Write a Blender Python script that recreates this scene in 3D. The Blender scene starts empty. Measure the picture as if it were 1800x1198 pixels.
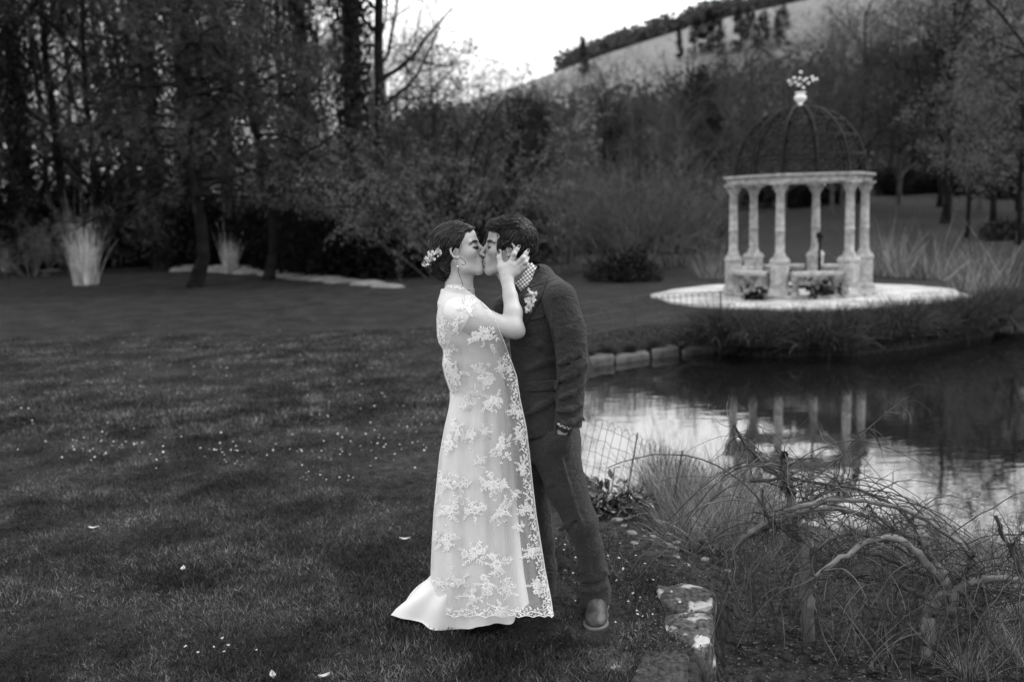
import bpy, bmesh, math, random
import numpy as np
from mathutils import Vector, Matrix
random.seed(5)
RNG = np.random.default_rng(11)
scn = bpy.context.scene
COL = scn.collection

# ------------------------------------------------------------------ camera
PITCH, ROLL, FPX = math.radians(7.4), math.radians(1.5), 1750.0
CAMP = np.array([0.0, 0.0, 1.76])
FWD = np.array([0, math.cos(PITCH), -math.sin(PITCH)])
_r0 = np.array([1.0, 0, 0]); _u0 = np.array([0, math.sin(PITCH), math.cos(PITCH)])
RGT = _r0 * math.cos(ROLL) - _u0 * math.sin(ROLL)
UPV = _u0 * math.cos(ROLL) + _r0 * math.sin(ROLL)
cam_d = bpy.data.cameras.new('camera'); cam = bpy.data.objects.new('camera', cam_d); COL.objects.link(cam)
cam_d.sensor_width = 36; cam_d.lens = 35; cam_d.clip_end = 3000; cam_d.clip_start = 0.05
cam_d.dof.use_dof = True; cam_d.dof.focus_distance = 4.22; cam_d.dof.aperture_fstop = 1.8
cam.matrix_world = Matrix(((RGT[0], UPV[0], -FWD[0], 0), (RGT[1], UPV[1], -FWD[1], 0), (RGT[2], UPV[2], -FWD[2], 1.76), (0, 0, 0, 1)))
scn.camera = cam

# ------------------------------------------------------------------ world, sun, exposure
SUN_EL, SUN_ROT = math.radians(44), math.radians(72)      # from the right over the pond, a little behind the couple, through thin cloud
w = bpy.data.worlds.new('World'); scn.world = w; w.use_nodes = True
nt = w.node_tree; nt.nodes.clear()
sky = nt.nodes.new('ShaderNodeTexSky'); sky.sky_type = 'NISHITA'; sky.sun_disc = False
sky.sun_elevation = SUN_EL; sky.sun_rotation = SUN_ROT; sky.air_density = 2.0; sky.dust_density = 4.0; sky.ozone_density = 1.0
bw = nt.nodes.new('ShaderNodeRGBToBW')
tc = nt.nodes.new('ShaderNodeTexCoord')
mp = nt.nodes.new('ShaderNodeMapping'); mp.inputs['Scale'].default_value = (1.2, 1.2, 4.0)
cn = nt.nodes.new('ShaderNodeTexNoise'); cn.inputs['Scale'].default_value = 1.6; cn.inputs['Detail'].default_value = 4
cr = nt.nodes.new('ShaderNodeMapRange'); cr.inputs['From Min'].default_value = .3; cr.inputs['From Max'].default_value = .7
cr.inputs['To Min'].default_value = 9.0; cr.inputs['To Max'].default_value = 11.2      # the cloud layer's own brightness
mu = nt.nodes.new('ShaderNodeMix'); mu.inputs[0].default_value = .82
bg = nt.nodes.new('ShaderNodeBackground'); bg.inputs['Strength'].default_value = 0.15
ow = nt.nodes.new('ShaderNodeOutputWorld')
L = nt.links.new
L(tc.outputs['Generated'], mp.inputs['Vector']); L(mp.outputs[0], cn.inputs['Vector']); L(cn.outputs[0], cr.inputs['Value'])
L(sky.outputs[0], bw.inputs[0]); L(bw.outputs[0], mu.inputs[2]); L(cr.outputs[0], mu.inputs[3])
L(mu.outputs[0], bg.inputs['Color']); L(bg.outputs[0], ow.inputs[0])
sd = bpy.data.lights.new('sun', 'SUN'); sd.energy = 1.5; sd.angle = math.radians(24); sd.color = (1, 1, 1)
sun = bpy.data.objects.new('sun', sd); COL.objects.link(sun)
_sv = Vector((math.sin(SUN_ROT) * math.cos(SUN_EL), math.cos(SUN_ROT) * math.cos(SUN_EL), math.sin(SUN_EL)))
sun.rotation_euler = _sv.to_track_quat('Z', 'Y').to_euler()
vs = scn.view_settings; vs.view_transform = 'Standard'; vs.look = 'None'; vs.exposure = 0.55; vs.gamma = 1.0; vs.use_curve_mapping = False
scn.render.engine = 'CYCLES'
cy = scn.cycles
cy.use_denoising = True
cy.max_bounces = 6; cy.transparent_max_bounces = 16; cy.diffuse_bounces = 3; cy.glossy_bounces = 3; cy.transmission_bounces = 3
cy.use_adaptive_sampling = True; cy.adaptive_threshold = 0.015
cy.caustics_reflective = False; cy.caustics_refractive = False

# ------------------------------------------------------------------ helpers: picture ray to a point in the place
def ray(px, py): return FWD * FPX + RGT * (px - 900) - UPV * (py - 599)
def at(px, py, Y):
    d = ray(px, py); return CAMP + d * (Y / d[1])
def gnd(px, py, z=0.0):
    d = ray(px, py); return CAMP + d * ((z - CAMP[2]) / d[2])
def nrm(v): return v / (np.linalg.norm(v, axis=-1, keepdims=True) + 1e-12)
def sstep(t):
    t = np.clip(t, 0, 1); return t * t * (3 - 2 * t)

# ------------------------------------------------------------------ helpers: meshes and objects
def mesh(name, V, Fs, mats=None, smooth=True, mi=None):
    V = np.asarray(V, dtype=np.float32).reshape(-1, 3)
    if not isinstance(Fs, (list, tuple)): Fs = [Fs]
    Fs = [np.asarray(f, dtype=np.int32) for f in Fs if len(f)]
    me = bpy.data.meshes.new(name)
    me.vertices.add(len(V)); me.vertices.foreach_set('co', V.ravel())
    nl = sum(f.size for f in Fs); npol = sum(len(f) for f in Fs)
    me.loops.add(nl); me.polygons.add(npol)
    me.loops.foreach_set('vertex_index', np.concatenate([f.ravel() for f in Fs]))
    tot = np.concatenate([np.full(len(f), f.shape[1], np.int32) for f in Fs])
    st = np.concatenate([[0], np.cumsum(tot)[:-1]]).astype(np.int32)
    me.polygons.foreach_set('loop_start', st)
    me.polygons.foreach_set('use_smooth', np.full(npol, smooth, bool))
    if mi is not None: me.polygons.foreach_set('material_index', np.asarray(mi, np.int32))
    me.update(calc_edges=True); me.validate()
    for m in (mats if isinstance(mats, (list, tuple)) else [mats]):
        if m is not None: me.materials.append(m)
    return me
def link(name, me, parent=None, loc=None, rotz=0, scale=None):
    o = bpy.data.objects.new(name, me); COL.objects.link(o)
    if parent is not None: o.parent = parent
    if loc is not None: o.location = loc
    if rotz: o.rotation_euler = (0, 0, rotz)
    if scale is not None: o.scale = scale if hasattr(scale, '__len__') else (scale,) * 3
    return o
def tag(o, label=None, cat=None, group=None, kind=None):
    if label: o['label'] = label
    if cat: o['category'] = cat
    if group: o['group'] = group
    if kind: o['kind'] = kind
    return o
def thing(name, label, cat, loc=(0, 0, 0), rotz=0, group=None, scale=None):
    return tag(link(name, None, None, loc, rotz, scale), label, cat, group)
class MB:
    def __init__(s): s.V = []; s.F3 = []; s.F4 = []; s.n = 0
    def add(s, V, *Fs):
        V = np.asarray(V, float).reshape(-1, 3)
        for F in Fs:
            F = np.asarray(F, int)
            if not len(F): continue
            (s.F3 if F.shape[1] == 3 else s.F4).append(F + s.n)
        s.V.append(V); s.n += len(V); return s
    def mesh(s, name, mats=None, smooth=True):
        Fs = []
        if s.F3: Fs.append(np.concatenate(s.F3))
        if s.F4: Fs.append(np.concatenate(s.F4))
        return mesh(name, np.concatenate(s.V), Fs, mats, smooth)
def tubes(P, R, k=5, cap=True):
    """P (n,m,3) polylines, R (n,m) radii -> verts, quads"""
    P = np.asarray(P, float); R = np.asarray(R, float)
    if P.ndim == 2: P = P[None]; R = R[None]
    n, m, _ = P.shape
    T = np.gradient(P, axis=1); T = nrm(T)
    up = np.where(np.abs(T[..., 2:3]) > .9, np.array([1., 0, 0]), np.array([0, 0, 1.]))
    A = nrm(np.cross(T, up)); B = np.cross(T, A)
    ang = np.arange(k) * 2 * np.pi / k
    V = P[:, :, None, :] + R[:, :, None, None] * (np.cos(ang)[:, None] * A[:, :, None, :] + np.sin(ang)[:, None] * B[:, :, None, :])
    V = V.reshape(-1, 3)
    base = (np.arange(n) * m * k)[:, None, None]; i = np.arange(m - 1)[None, :, None] * k; j = np.arange(k)[None, None, :]; j2 = (j + 1) % k
    F = np.stack([base + i + j, base + i + j2, base + i + k + j2, base + i + k + j], -1).reshape(-1, 4)
    return V, F
def blades(P, D, Ln, Wd, bend=0.0, bdir=None):
    """bent grass blades: 2 segments, quad + tri"""
    n = len(P); D = nrm(D); side = nrm(np.cross(D, RNG.normal(size=(n, 3)) + 1e-6))
    bd = (np.array([0, 0, -1.0]) + RNG.normal(size=(n, 3)) * .3) if bdir is None else bdir
    Ln = np.broadcast_to(np.asarray(Ln, float), n)[:, None]; Wd = np.broadcast_to(np.asarray(Wd, float), n)[:, None]
    be = np.broadcast_to(np.asarray(bend, float), n)[:, None]
    mid = P + D * Ln * .55 + bd * be * Ln * .25
    tip = P + D * Ln + bd * be * Ln
    V = np.stack([P - side * Wd / 2, P + side * Wd / 2, mid + side * Wd * .4, mid - side * Wd * .4, tip], 1).reshape(-1, 3)
    b = np.arange(n)[:, None] * 5
    return V, b + np.array([[0, 1, 2, 3]]), b + np.array([[3, 2, 4]])
def leaves(P, D, Ln, Wd, fold=.0):
    n = len(P); D = nrm(D); side = nrm(np.cross(D, RNG.normal(size=(n, 3)) + 1e-6))
    Ln = np.broadcast_to(np.asarray(Ln, float), n)[:, None]; Wd = np.broadcast_to(np.asarray(Wd, float), n)[:, None]
    m = P + D * Ln * .45
    V = np.stack([P, m + side * Wd / 2, P + D * Ln, m - side * Wd / 2], 1).reshape(-1, 3)
    b = np.arange(n)[:, None] * 4
    return V, b + np.array([[0, 1, 2, 3]])
def box(lo, hi):
    x0, y0, z0 = lo; x1, y1, z1 = hi
    V = [(x0, y0, z0), (x1, y0, z0), (x1, y1, z0), (x0, y1, z0), (x0, y0, z1), (x1, y0, z1), (x1, y1, z1), (x0, y1, z1)]
    return np.array(V, float), np.array([(0, 3, 2, 1), (4, 5, 6, 7), (0, 1, 5, 4), (1, 2, 6, 5), (2, 3, 7, 6), (3, 0, 4, 7)])
def lathe(prof, k=16, phase=0.0, square=None):
    prof = np.array(prof, float); m = len(prof); a = np.arange(k) * 2 * np.pi / k + phase
    V = np.stack([prof[:, None, 0] * np.cos(a), prof[:, None, 0] * np.sin(a), np.repeat(prof[:, 1:2], k, 1)], -1).reshape(-1, 3)
    i = np.arange(m - 1)[:, None] * k; j = np.arange(k)[None]; j2 = (j + 1) % k
    return V, np.stack([i + j, i + j2, i + k + j2, i + k + j], -1).reshape(-1, 4)
def vnoise(P, sc, seed=0):
    """cheap smooth noise from summed sines, about -1..1"""
    r = np.random.default_rng(seed); out = 0
    for o in range(3):
        for _ in range(3):
            d = nrm(r.normal(size=3)) * sc * (1.9 ** o) * r.uniform(.7, 1.3)
            out = out + np.sin(P @ d + r.uniform(0, 6.28)) * (.55 ** o)
    return out / 3.2

# ------------------------------------------------------------------ materials (the photograph is black and white: every colour is a grey)
def mat(name, v, rough=.85, var=.0, sc=4.0, bump=0.0, bsc=40.0, spec=.3, det=5, trans=0.0, tint=False, sheen=0.0, stretch=None, coords='Object', contrast=(.35, .65), per_obj=0.0):
    m = bpy.data.materials.new(name); m.use_nodes = True
    t = m.node_tree; N = t.nodes; bs = N['Principled BSDF']; bs.inputs['Roughness'].default_value = rough
    bs.inputs['Specular IOR Level'].default_value = spec
    if sheen: bs.inputs['Sheen Weight'].default_value = sheen; bs.inputs['Sheen Roughness'].default_value = .5
    lk = t.links.new
    tc = N.new('ShaderNodeTexCoord'); src = tc.outputs[coords]
    if stretch:
        mp = N.new('ShaderNodeMapping'); mp.inputs['Scale'].default_value = stretch; lk(src, mp.inputs[0]); src = mp.outputs[0]
    val = None
    if var:
        n = N.new('ShaderNodeTexNoise'); n.inputs['Scale'].default_value = sc; n.inputs['Detail'].default_value = det; lk(src, n.inputs['Vector'])
        r = N.new('ShaderNodeMapRange'); r.inputs['From Min'].default_value = contrast[0]; r.inputs['From Max'].default_value = contrast[1]
        r.inputs['To Min'].default_value = v * (1 - var); r.inputs['To Max'].default_value = v * (1 + var); lk(n.outputs[0], r.inputs[0]); val = r.outputs[0]
    else:
        c = N.new('ShaderNodeValue'); c.outputs[0].default_value = v; val = c.outputs[0]
    if per_obj:
        oi = N.new('ShaderNodeObjectInfo'); r = N.new('ShaderNodeMapRange'); r.inputs['To Min'].default_value = 1 - per_obj; r.inputs['To Max'].default_value = 1 + per_obj
        lk(oi.outputs['Random'], r.inputs[0]); q = N.new('ShaderNodeMath'); q.operation = 'MULTIPLY'; lk(val, q.inputs[0]); lk(r.outputs[0], q.inputs[1]); val = q.outputs[0]
    if tint:
        a = N.new('ShaderNodeAttribute'); a.attribute_name = 'tint'; q = N.new('ShaderNodeMath'); q.operation = 'MULTIPLY'; lk(val, q.inputs[0]); lk(a.outputs['Fac'], q.inputs[1]); val = q.outputs[0]
    lk(val, bs.inputs['Base Color'])
    if bump:
        n = N.new('ShaderNodeTexNoise'); n.inputs['Scale'].default_value = bsc; n.inputs['Detail'].default_value = 4; lk(src, n.inputs['Vector'])
        b = N.new('ShaderNodeBump'); b.inputs['Strength'].default_value = bump; b.inputs['Distance'].default_value = .01; lk(n.outputs[0], b.inputs['Height']); lk(b.outputs[0], bs.inputs['Normal'])
    if trans:
        tr = N.new('ShaderNodeBsdfTranslucent'); lk(val, tr.inputs['Color']); mx = N.new('ShaderNodeMixShader'); mx.inputs[0].default_value = trans
        lk(bs.outputs[0], mx.inputs[1]); lk(tr.outputs[0], mx.inputs[2]); lk(mx.outputs[0], N['Material Output'].inputs[0])
    m['val'] = v
    return m

# ------------------------------------------------------------------ terrain
WATER = -0.40
POND = np.array([(1.08, 14.3), (0.82, 12.6), (0.62, 10.2), (0.52, 8.8), (0.56, 7.9), (0.85, 7.15), (1.2, 6.9), (2.0, 6.5), (3.0, 6.05), (5, 5.7), (9, 5), (14, 6), (20, 14), (22, 26), (19, 33),
                 (15, 32.5), (12.4, 28), (10.4, 24), (9.3, 21.3), (8.85, 19.5), (8.4, 17.2), (7.5, 15.75), (6.2, 14.85), (4.9, 14.2), (3.6, 14.2), (2.95, 15.1), (2.0, 14.85)])
def poly_sd(X, Y, P):
    d = np.full(X.shape, 1e9); ins = np.zeros(X.shape, bool); n = len(P)
    for i in range(n):
        a, b = P[i], P[(i + 1) % n]; e = b - a
        t = np.clip(((X - a[0]) * e[0] + (Y - a[1]) * e[1]) / (e @ e), 0, 1)
        d = np.minimum(d, np.hypot(X - a[0] - t * e[0], Y - a[1] - t * e[1]))
        c = ((a[1] > Y) != (b[1] > Y)) & (X < (b[0] - a[0]) * (Y - a[1]) / (b[1] - a[1] + 1e-12) + a[0])
        ins ^= c
    return np.where(ins, -d, d)
LYY = [0.0, 2.5, 3.2, 3.6, 4.35, 4.7, 5.2, 6.2, 8.0, 12.5]
LXX = [.5, .42, .48, .66, .86, .80, .66, .42, .24, .55]
LWW = [.10, .08, .08, .08, .10, .4, .45, .40, .32, .3]
def ground_z(X, Y):
    X = np.asarray(X, float); Y = np.asarray(Y, float)
    sdp = poly_sd(X, Y, POND)
    r = np.hypot(X, Y)
    z = .012 * np.sin(X * 2.1 + 1) * np.sin(Y * 1.7) + .02 * np.sin(X * .5) * np.sin(Y * .43 + .6) * np.clip(r / 10, 0, 1)
    lx = np.interp(Y, LYY, LXX); lw = np.interp(Y, LYY, LWW)
    low = sstep((X - lx) / lw) * sstep((13.0 - Y) / .8)
    z = z - .24 * low
    z = z + low * .03 * np.sin(X * 7.3) * np.sin(Y * 6.1)
    edge = np.where((Y > 8.5), .12, .5)
    base_e = np.where(low > .3, -.24, 0)
    z = np.where(sdp < edge, np.minimum(z, base_e + (z - base_e) * 1) - (1.0 + base_e) * sstep((edge - sdp) / (edge + .5)), z)
    # the far ground lifts gently, more so to the right, towards the hill
    z = z + .055 * np.clip(Y - 42, 0, 110) * sstep((X + 4) / 28) + np.clip(r - 250, 0, 1e4) * .002
    return z
def g_ground_mesh():
    rr = np.concatenate([[0.0], np.geomspace(.5, 1200, 430)])
    aa = np.concatenate([np.radians(np.linspace(-42, 42, 300)), np.radians(np.linspace(44, 316, 100))])
    Rr, Aa = np.meshgrid(rr, aa, indexing='ij'); X = Rr * np.sin(Aa); Y = Rr * np.cos(Aa)
    Z = ground_z(X, Y); V = np.stack([X, Y, Z], -1).reshape(-1, 3)
    n, k = Rr.shape; i = np.arange(n - 1)[:, None] * k; j = np.arange(k)[None]; j2 = (j + 1) % k
    return V, np.stack([i + j, i + k + j, i + k + j2, i + j2], -1).reshape(-1, 4)
def soil_mask_nodes(): pass
M = {}
def lawn_material(name, lo, hi, blade=False):
    m = bpy.data.materials.new(name); m.use_nodes = True; t = m.node_tree; N = t.nodes; lk = t.links.new; bs = N['Principled BSDF']
    bs.inputs['Roughness'].default_value = .8; bs.inputs['Specular IOR Level'].default_value = .2 if blade else .05
    tc = N.new('ShaderNodeTexCoord')
    n1 = N.new('ShaderNodeTexNoise'); n1.inputs['Scale'].default_value = 1.9; n1.inputs['Detail'].default_value = 8; n1.inputs['Distortion'].default_value = .3
    n2 = N.new('ShaderNodeTexNoise'); n2.inputs['Scale'].default_value = 7.0 if blade else 16; n2.inputs['Detail'].default_value = 6
    mp = N.new('ShaderNodeMapping'); mp.inputs['Scale'].default_value = (1, .75, 1)
    lk(tc.outputs['Object'], mp.inputs[0])
    for n in (n1, n2): lk(mp.outputs[0], n.inputs['Vector'])
    r1 = N.new('ShaderNodeMapRange'); r1.inputs['From Min'].default_value = .38; r1.inputs['From Max'].default_value = .66; r1.inputs['To Min'].default_value = lo; r1.inputs['To Max'].default_value = hi
    r2 = N.new('ShaderNodeMapRange'); r2.inputs['From Min'].default_value = .3; r2.inputs['From Max'].default_value = .7; r2.inputs['To Min'].default_value = .45; r2.inputs['To Max'].default_value = 1.55
    lk(n1.outputs[0], r1.inputs[0]); lk(n2.outputs[0], r2.inputs[0])
    q = N.new('ShaderNodeMath'); q.operation = 'MULTIPLY'; lk(r1.outputs[0], q.inputs[0]); lk(r2.outputs[0], q.inputs[1]); val = q.outputs[0]
    if blade:
        a = N.new('ShaderNodeAttribute'); a.attribute_name = 'tint'; q2 = N.new('ShaderNodeMath'); q2.operation = 'MULTIPLY'; lk(val, q2.inputs[0]); lk(a.outputs['Fac'], q2.inputs[1]); val = q2.outputs[0]
        lk(val, bs.inputs['Base Color'])
    else:
        # bare damp soil where the 'soil' attribute says so
        a = N.new('ShaderNodeAttribute'); a.attribute_name = 'soil'
        n3 = N.new('ShaderNodeTexNoise'); n3.inputs['Scale'].default_value = 22; n3.inputs['Detail'].default_value = 8; lk(tc.outputs['Object'], n3.inputs['Vector'])
        r3 = N.new('ShaderNodeMapRange'); r3.inputs['From Min'].default_value = .35; r3.inputs['From Max'].default_value = .7; r3.inputs['To Min'].default_value = .007; r3.inputs['To Max'].default_value = .045; lk(n3.outputs[0], r3.inputs[0])
        mx = N.new('ShaderNodeMix'); lk(a.outputs['Fac'], mx.inputs[0]); lk(val, mx.inputs[2]); lk(r3.outputs[0], mx.inputs[3]); lk(mx.outputs[0], bs.inputs['Base Color'])
        b = N.new('ShaderNodeBump'); b.inputs['Strength'].default_value = .9; b.inputs['Distance'].default_value = .03
        n4 = N.new('ShaderNodeTexNoise'); n4.inputs['Scale'].default_value = 28; n4.inputs['Detail'].default_value = 8; lk(tc.outputs['Object'], n4.inputs['Vector'])
        lk(n4.outputs[0], b.inputs['Height']); lk(b.outputs[0], bs.inputs['Normal'])
    return m
M['lawn'] = lawn_material('lawn_ground', .013, .025)
M['blade'] = lawn_material('grass_blade', .018, .074, True)
V, F = g_ground_mesh()
gm = mesh('ground', V, F, M['lawn'])
lx = np.interp(V[:, 1], LYY, LXX)
soil = sstep((V[:, 0] - lx + .35 + .12 * np.sin(V[:, 1] * 5)) / .3) * sstep((9.5 - V[:, 1]) / 1.5)
soil = np.maximum(soil, sstep((.45 - poly_sd(V[:, 0], V[:, 1], POND)) / .3))
soil = np.where(V[:, 1] < 0, 0, soil)
a = gm.attributes.new('soil', 'FLOAT', 'POINT'); a.data.foreach_set('value', soil.astype(np.float32))
tag(link('ground', gm), kind='structure')

# pond water: dark, glossy, faintly rippled
wm = bpy.data.materials.new('pond_water'); wm.use_nodes = True
t = wm.node_tree; N = t.nodes; lk = t.links.new; bs = N['Principled BSDF']
bs.inputs['Base Color'].default_value = (.006, .006, .006, 1); bs.inputs['Roughness'].default_value = .02; bs.inputs['IOR'].default_value = 4.0; bs.inputs['Specular IOR Level'].default_value = .5
tc = N.new('ShaderNodeTexCoord'); mp = N.new('ShaderNodeMapping'); mp.inputs['Scale'].default_value = (1, 2.2, 1); lk(tc.outputs['Object'], mp.inputs[0])
n1 = N.new('ShaderNodeTexNoise'); n1.inputs['Scale'].default_value = 2.6; n1.inputs['Detail'].default_value = 3; n1.inputs['Roughness'].default_value = .5; lk(mp.outputs[0], n1.inputs['Vector'])
n2 = N.new('ShaderNodeTexNoise'); n2.inputs['Scale'].default_value = .5; lk(tc.outputs['Object'], n2.inputs['Vector'])
r = N.new('ShaderNodeMapRange'); r.inputs['From Min'].default_value = .4; r.inputs['From Max'].default_value = .65; r.inputs['To Min'].default_value = .25; r.inputs['To Max'].default_value = 1.0; lk(n2.outputs[0], r.inputs[0])
q = N.new('ShaderNodeMath'); q.operation = 'MULTIPLY'; lk(n1.outputs[0], q.inputs[0]); lk(r.outputs[0], q.inputs[1])
b = N.new('ShaderNodeBump'); b.inputs['Strength'].default_value = .028; b.inputs['Distance'].default_value = .05; lk(q.outputs[0], b.inputs['Height']); lk(b.outputs[0], bs.inputs['Normal'])
M['water'] = wm
lo, hi = POND.min(0) - .8, POND.max(0) + .8
tag(link('pond_water', mesh('pond_water', [(lo[0], lo[1], WATER), (hi[0], lo[1], WATER), (hi[0], hi[1], WATER), (lo[0], hi[1], WATER)], [np.array([[0, 1, 2, 3]])], wm, False)), kind='structure')

# the hill across the valley
M['field'] = mat('hill_field', .17, .95, .18, .02, bump=0, spec=.1)
cx_ = np.array([-2600, 300, 600, 850, 980, 1050, 1150, 1250, 1400, 1600, 1800, 2600, 4200.])
cy_ = np.array([330, 300, 235, 172, 130, 106, 74, 44, 4, -45, -90, -180, -220.])
HXs = np.linspace(-420, 620, 150)
crest = []
_pts = np.array([at(x, y, 360.0) for x, y in zip(cx_, cy_)])
crestz = np.interp(HXs, _pts[:, 0], _pts[:, 2])
def hill_z(X, Y):
    c = np.interp(X, HXs, crestz)
    t = (Y - 150) / 210.0
    z = c * sstep(np.clip(t, 0, 1)) ** .85
    z = np.where(Y > 360, c * (1 - .4 * sstep((Y - 360) / 300)), z)
    return z + 1.2 * np.sin(X * .03) * np.sin(Y * .024) * np.clip(t, 0, 1) - 1.0
Yh = np.linspace(140, 700, 90); X, Y = np.meshgrid(HXs, Yh, indexing='ij')
V = np.stack([X, Y, hill_z(X, Y)], -1).reshape(-1, 3)
i = np.arange(len(HXs) - 1)[:, None] * len(Yh); j = np.arange(len(Yh) - 1)[None]
tag(link('hill', mesh('hill', V, np.stack([i + j, i + len(Yh) + j, i + len(Yh) + j + 1, i + j + 1], -1).reshape(-1, 4), M['field'])), kind='structure')
# ------------------------------------------------------------------ trees
def interp_poly(P, t):
    """P (n,m,3), t (n,) in 0..1"""
    n, m, _ = P.shape; f = np.clip(t, 0, 1) * (m - 1); i = np.minimum(f.astype(int), m - 2); u = (f - i)[:, None]; k = np.arange(n)
    return P[k, i] * (1 - u) + P[k, i + 1] * u, nrm(P[k, i + 1] - P[k, i])
def grow(P, R, cnt, t0, t1, length, ang, m=5, up=0.0, wob=.18, rscale=.55, rmin=.004, shape=None, flat=0.0):
    n = len(P); idx = np.repeat(np.arange(n), cnt); N = len(idx)
    t = t0 + (t1 - t0) * ((np.tile(np.arange(cnt), n) + RNG.uniform(0, 1, N)) / cnt)
    p0, pd = interp_poly(P[idx], t)
    f = np.clip(t, 0, 1) * (R.shape[1] - 1); ii = np.minimum(f.astype(int), R.shape[1] - 2); rr = R[idx, ii]
    v = RNG.normal(size=(N, 3)); v[:, 2] *= (1 - flat); perp = nrm(v - (v * pd).sum(1, keepdims=True) * pd)
    a = np.radians(RNG.uniform(ang[0], ang[1], N))[:, None]
    d = nrm(np.cos(a) * pd + np.sin(a) * perp)
    Ln = length * RNG.uniform(.65, 1.25, N) * (shape(t) if shape else 1.0)
    out = np.zeros((N, m, 3)); out[:, 0] = p0; cur = p0; st = (Ln / (m - 1))[:, None]
    for k in range(1, m):
        d = nrm(d + RNG.normal(size=(N, 3)) * wob + np.array([0, 0, 1.0]) * up)
        cur = cur + d * st; out[:, k] = cur
    r0 = np.maximum(rr * rscale * RNG.uniform(.7, 1.1, N), rmin)
    rad = r0[:, None] * np.linspace(1, .35, m)[None]
    return out, np.maximum(rad, rmin * .5)
def trunk_line(H, r, m=12, lean=(0, 0), wob=.02, top=.25):
    z = np.linspace(0, H, m); P = np.stack([lean[0] * z, lean[1] * z, z], 1)
    off = np.cumsum(RNG.normal(size=(m, 2)) * wob * H / m * 2, 0); off[0] = 0; P[:, :2] += off
    R = r * (1 - (1 - top) * np.linspace(0, 1, m)); R[0] *= 1.35
    return P[None], R[None]
def leafpts(P, n, spread):
    N = len(P); idx = np.repeat(np.arange(N), n); p, d = interp_poly(P[idx], RNG.uniform(.1, 1.0, len(idx)))
    return p + RNG.normal(size=p.shape) * spread, d
def make_tree(name, H, r, kind, seed, wood, leaf, lean=(0, 0), **k):
    global RNG
    RNG = np.random.default_rng(seed)
    W = MB(); Lf = MB()
    P0, R0 = trunk_line(H, r, lean=lean, wob=k.get('wob', .03), top=k.get('top', .3))
    W.add(*tubes(P0, R0, 8))
    g = lambda a, b: k.get(a, b)
    P1, R1 = grow(P0, R0, g('nl', 22), g('first', .3), 1.0, g('limb', .4) * H, g('ang', (35, 70)), 6, g('up', .06), g('w1', .14), .5, .012, g('shape', None))
    W.add(*tubes(P1, R1, 5))
    P2, R2 = grow(P1, R1, g('ns', 7), .2, 1.0, g('sub', .17) * H, g('ang2', (25, 65)), 5, g('up2', .04), .2, .55, .008, flat=g('flat', 0))
    W.add(*tubes(P2, R2, 3))
    P3, R3 = grow(P2, R2, g('nt', 5), .15, 1.0, g('twig', .07) * H, g('ang3', (20, 60)), 4, g('up3', .0), .25, .6, g('tr', .006), flat=g('flat', 0))
    tw = MB(); tw.add(*tubes(P3, R3, 3)); W.add(*tubes(P3, R3, 3))
    nl, sz = g('leafn', 6), g('leafs', .09)
    if nl:
        p, d = leafpts(P3, nl, g('spread', .08))
        q = nrm(d * g('along', .6) + RNG.normal(size=p.shape) + np.array([0, 0, g('ldroop', 0.0)]))
        s = sz * RNG.uniform(.6, 1.4, len(p))
        if g('needle', False): V, F4, F3 = blades(p, q, s * 2.4, s * .22, .15); Lf.add(V, F4, F3)
        else: V, F4 = leaves(p, q, s, s * g('lw', .55)); Lf.add(V, F4)
    if g('ivy', 0):
        n = g('ivy', 0); t = RNG.uniform(0, g('ivytop', .75), n); p, d = interp_poly(np.repeat(P0, n, 0), t)
        a = RNG.uniform(0, 6.28, n); rad = r * (1.0 + .9 * RNG.uniform(0, 1, n) * (1 + .5 * np.sin(t * 23)))
        p = p + np.stack([np.cos(a) * rad, np.sin(a) * rad, np.zeros(n)], 1)
        Lf.add(*leaves(p, RNG.normal(size=(n, 3)), .16, .14))
    out = {'trunk': W.mesh(name + '_wood', wood)}
    if Lf.n: out['crown'] = Lf.mesh(name + '_crown', leaf)
    return out
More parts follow.
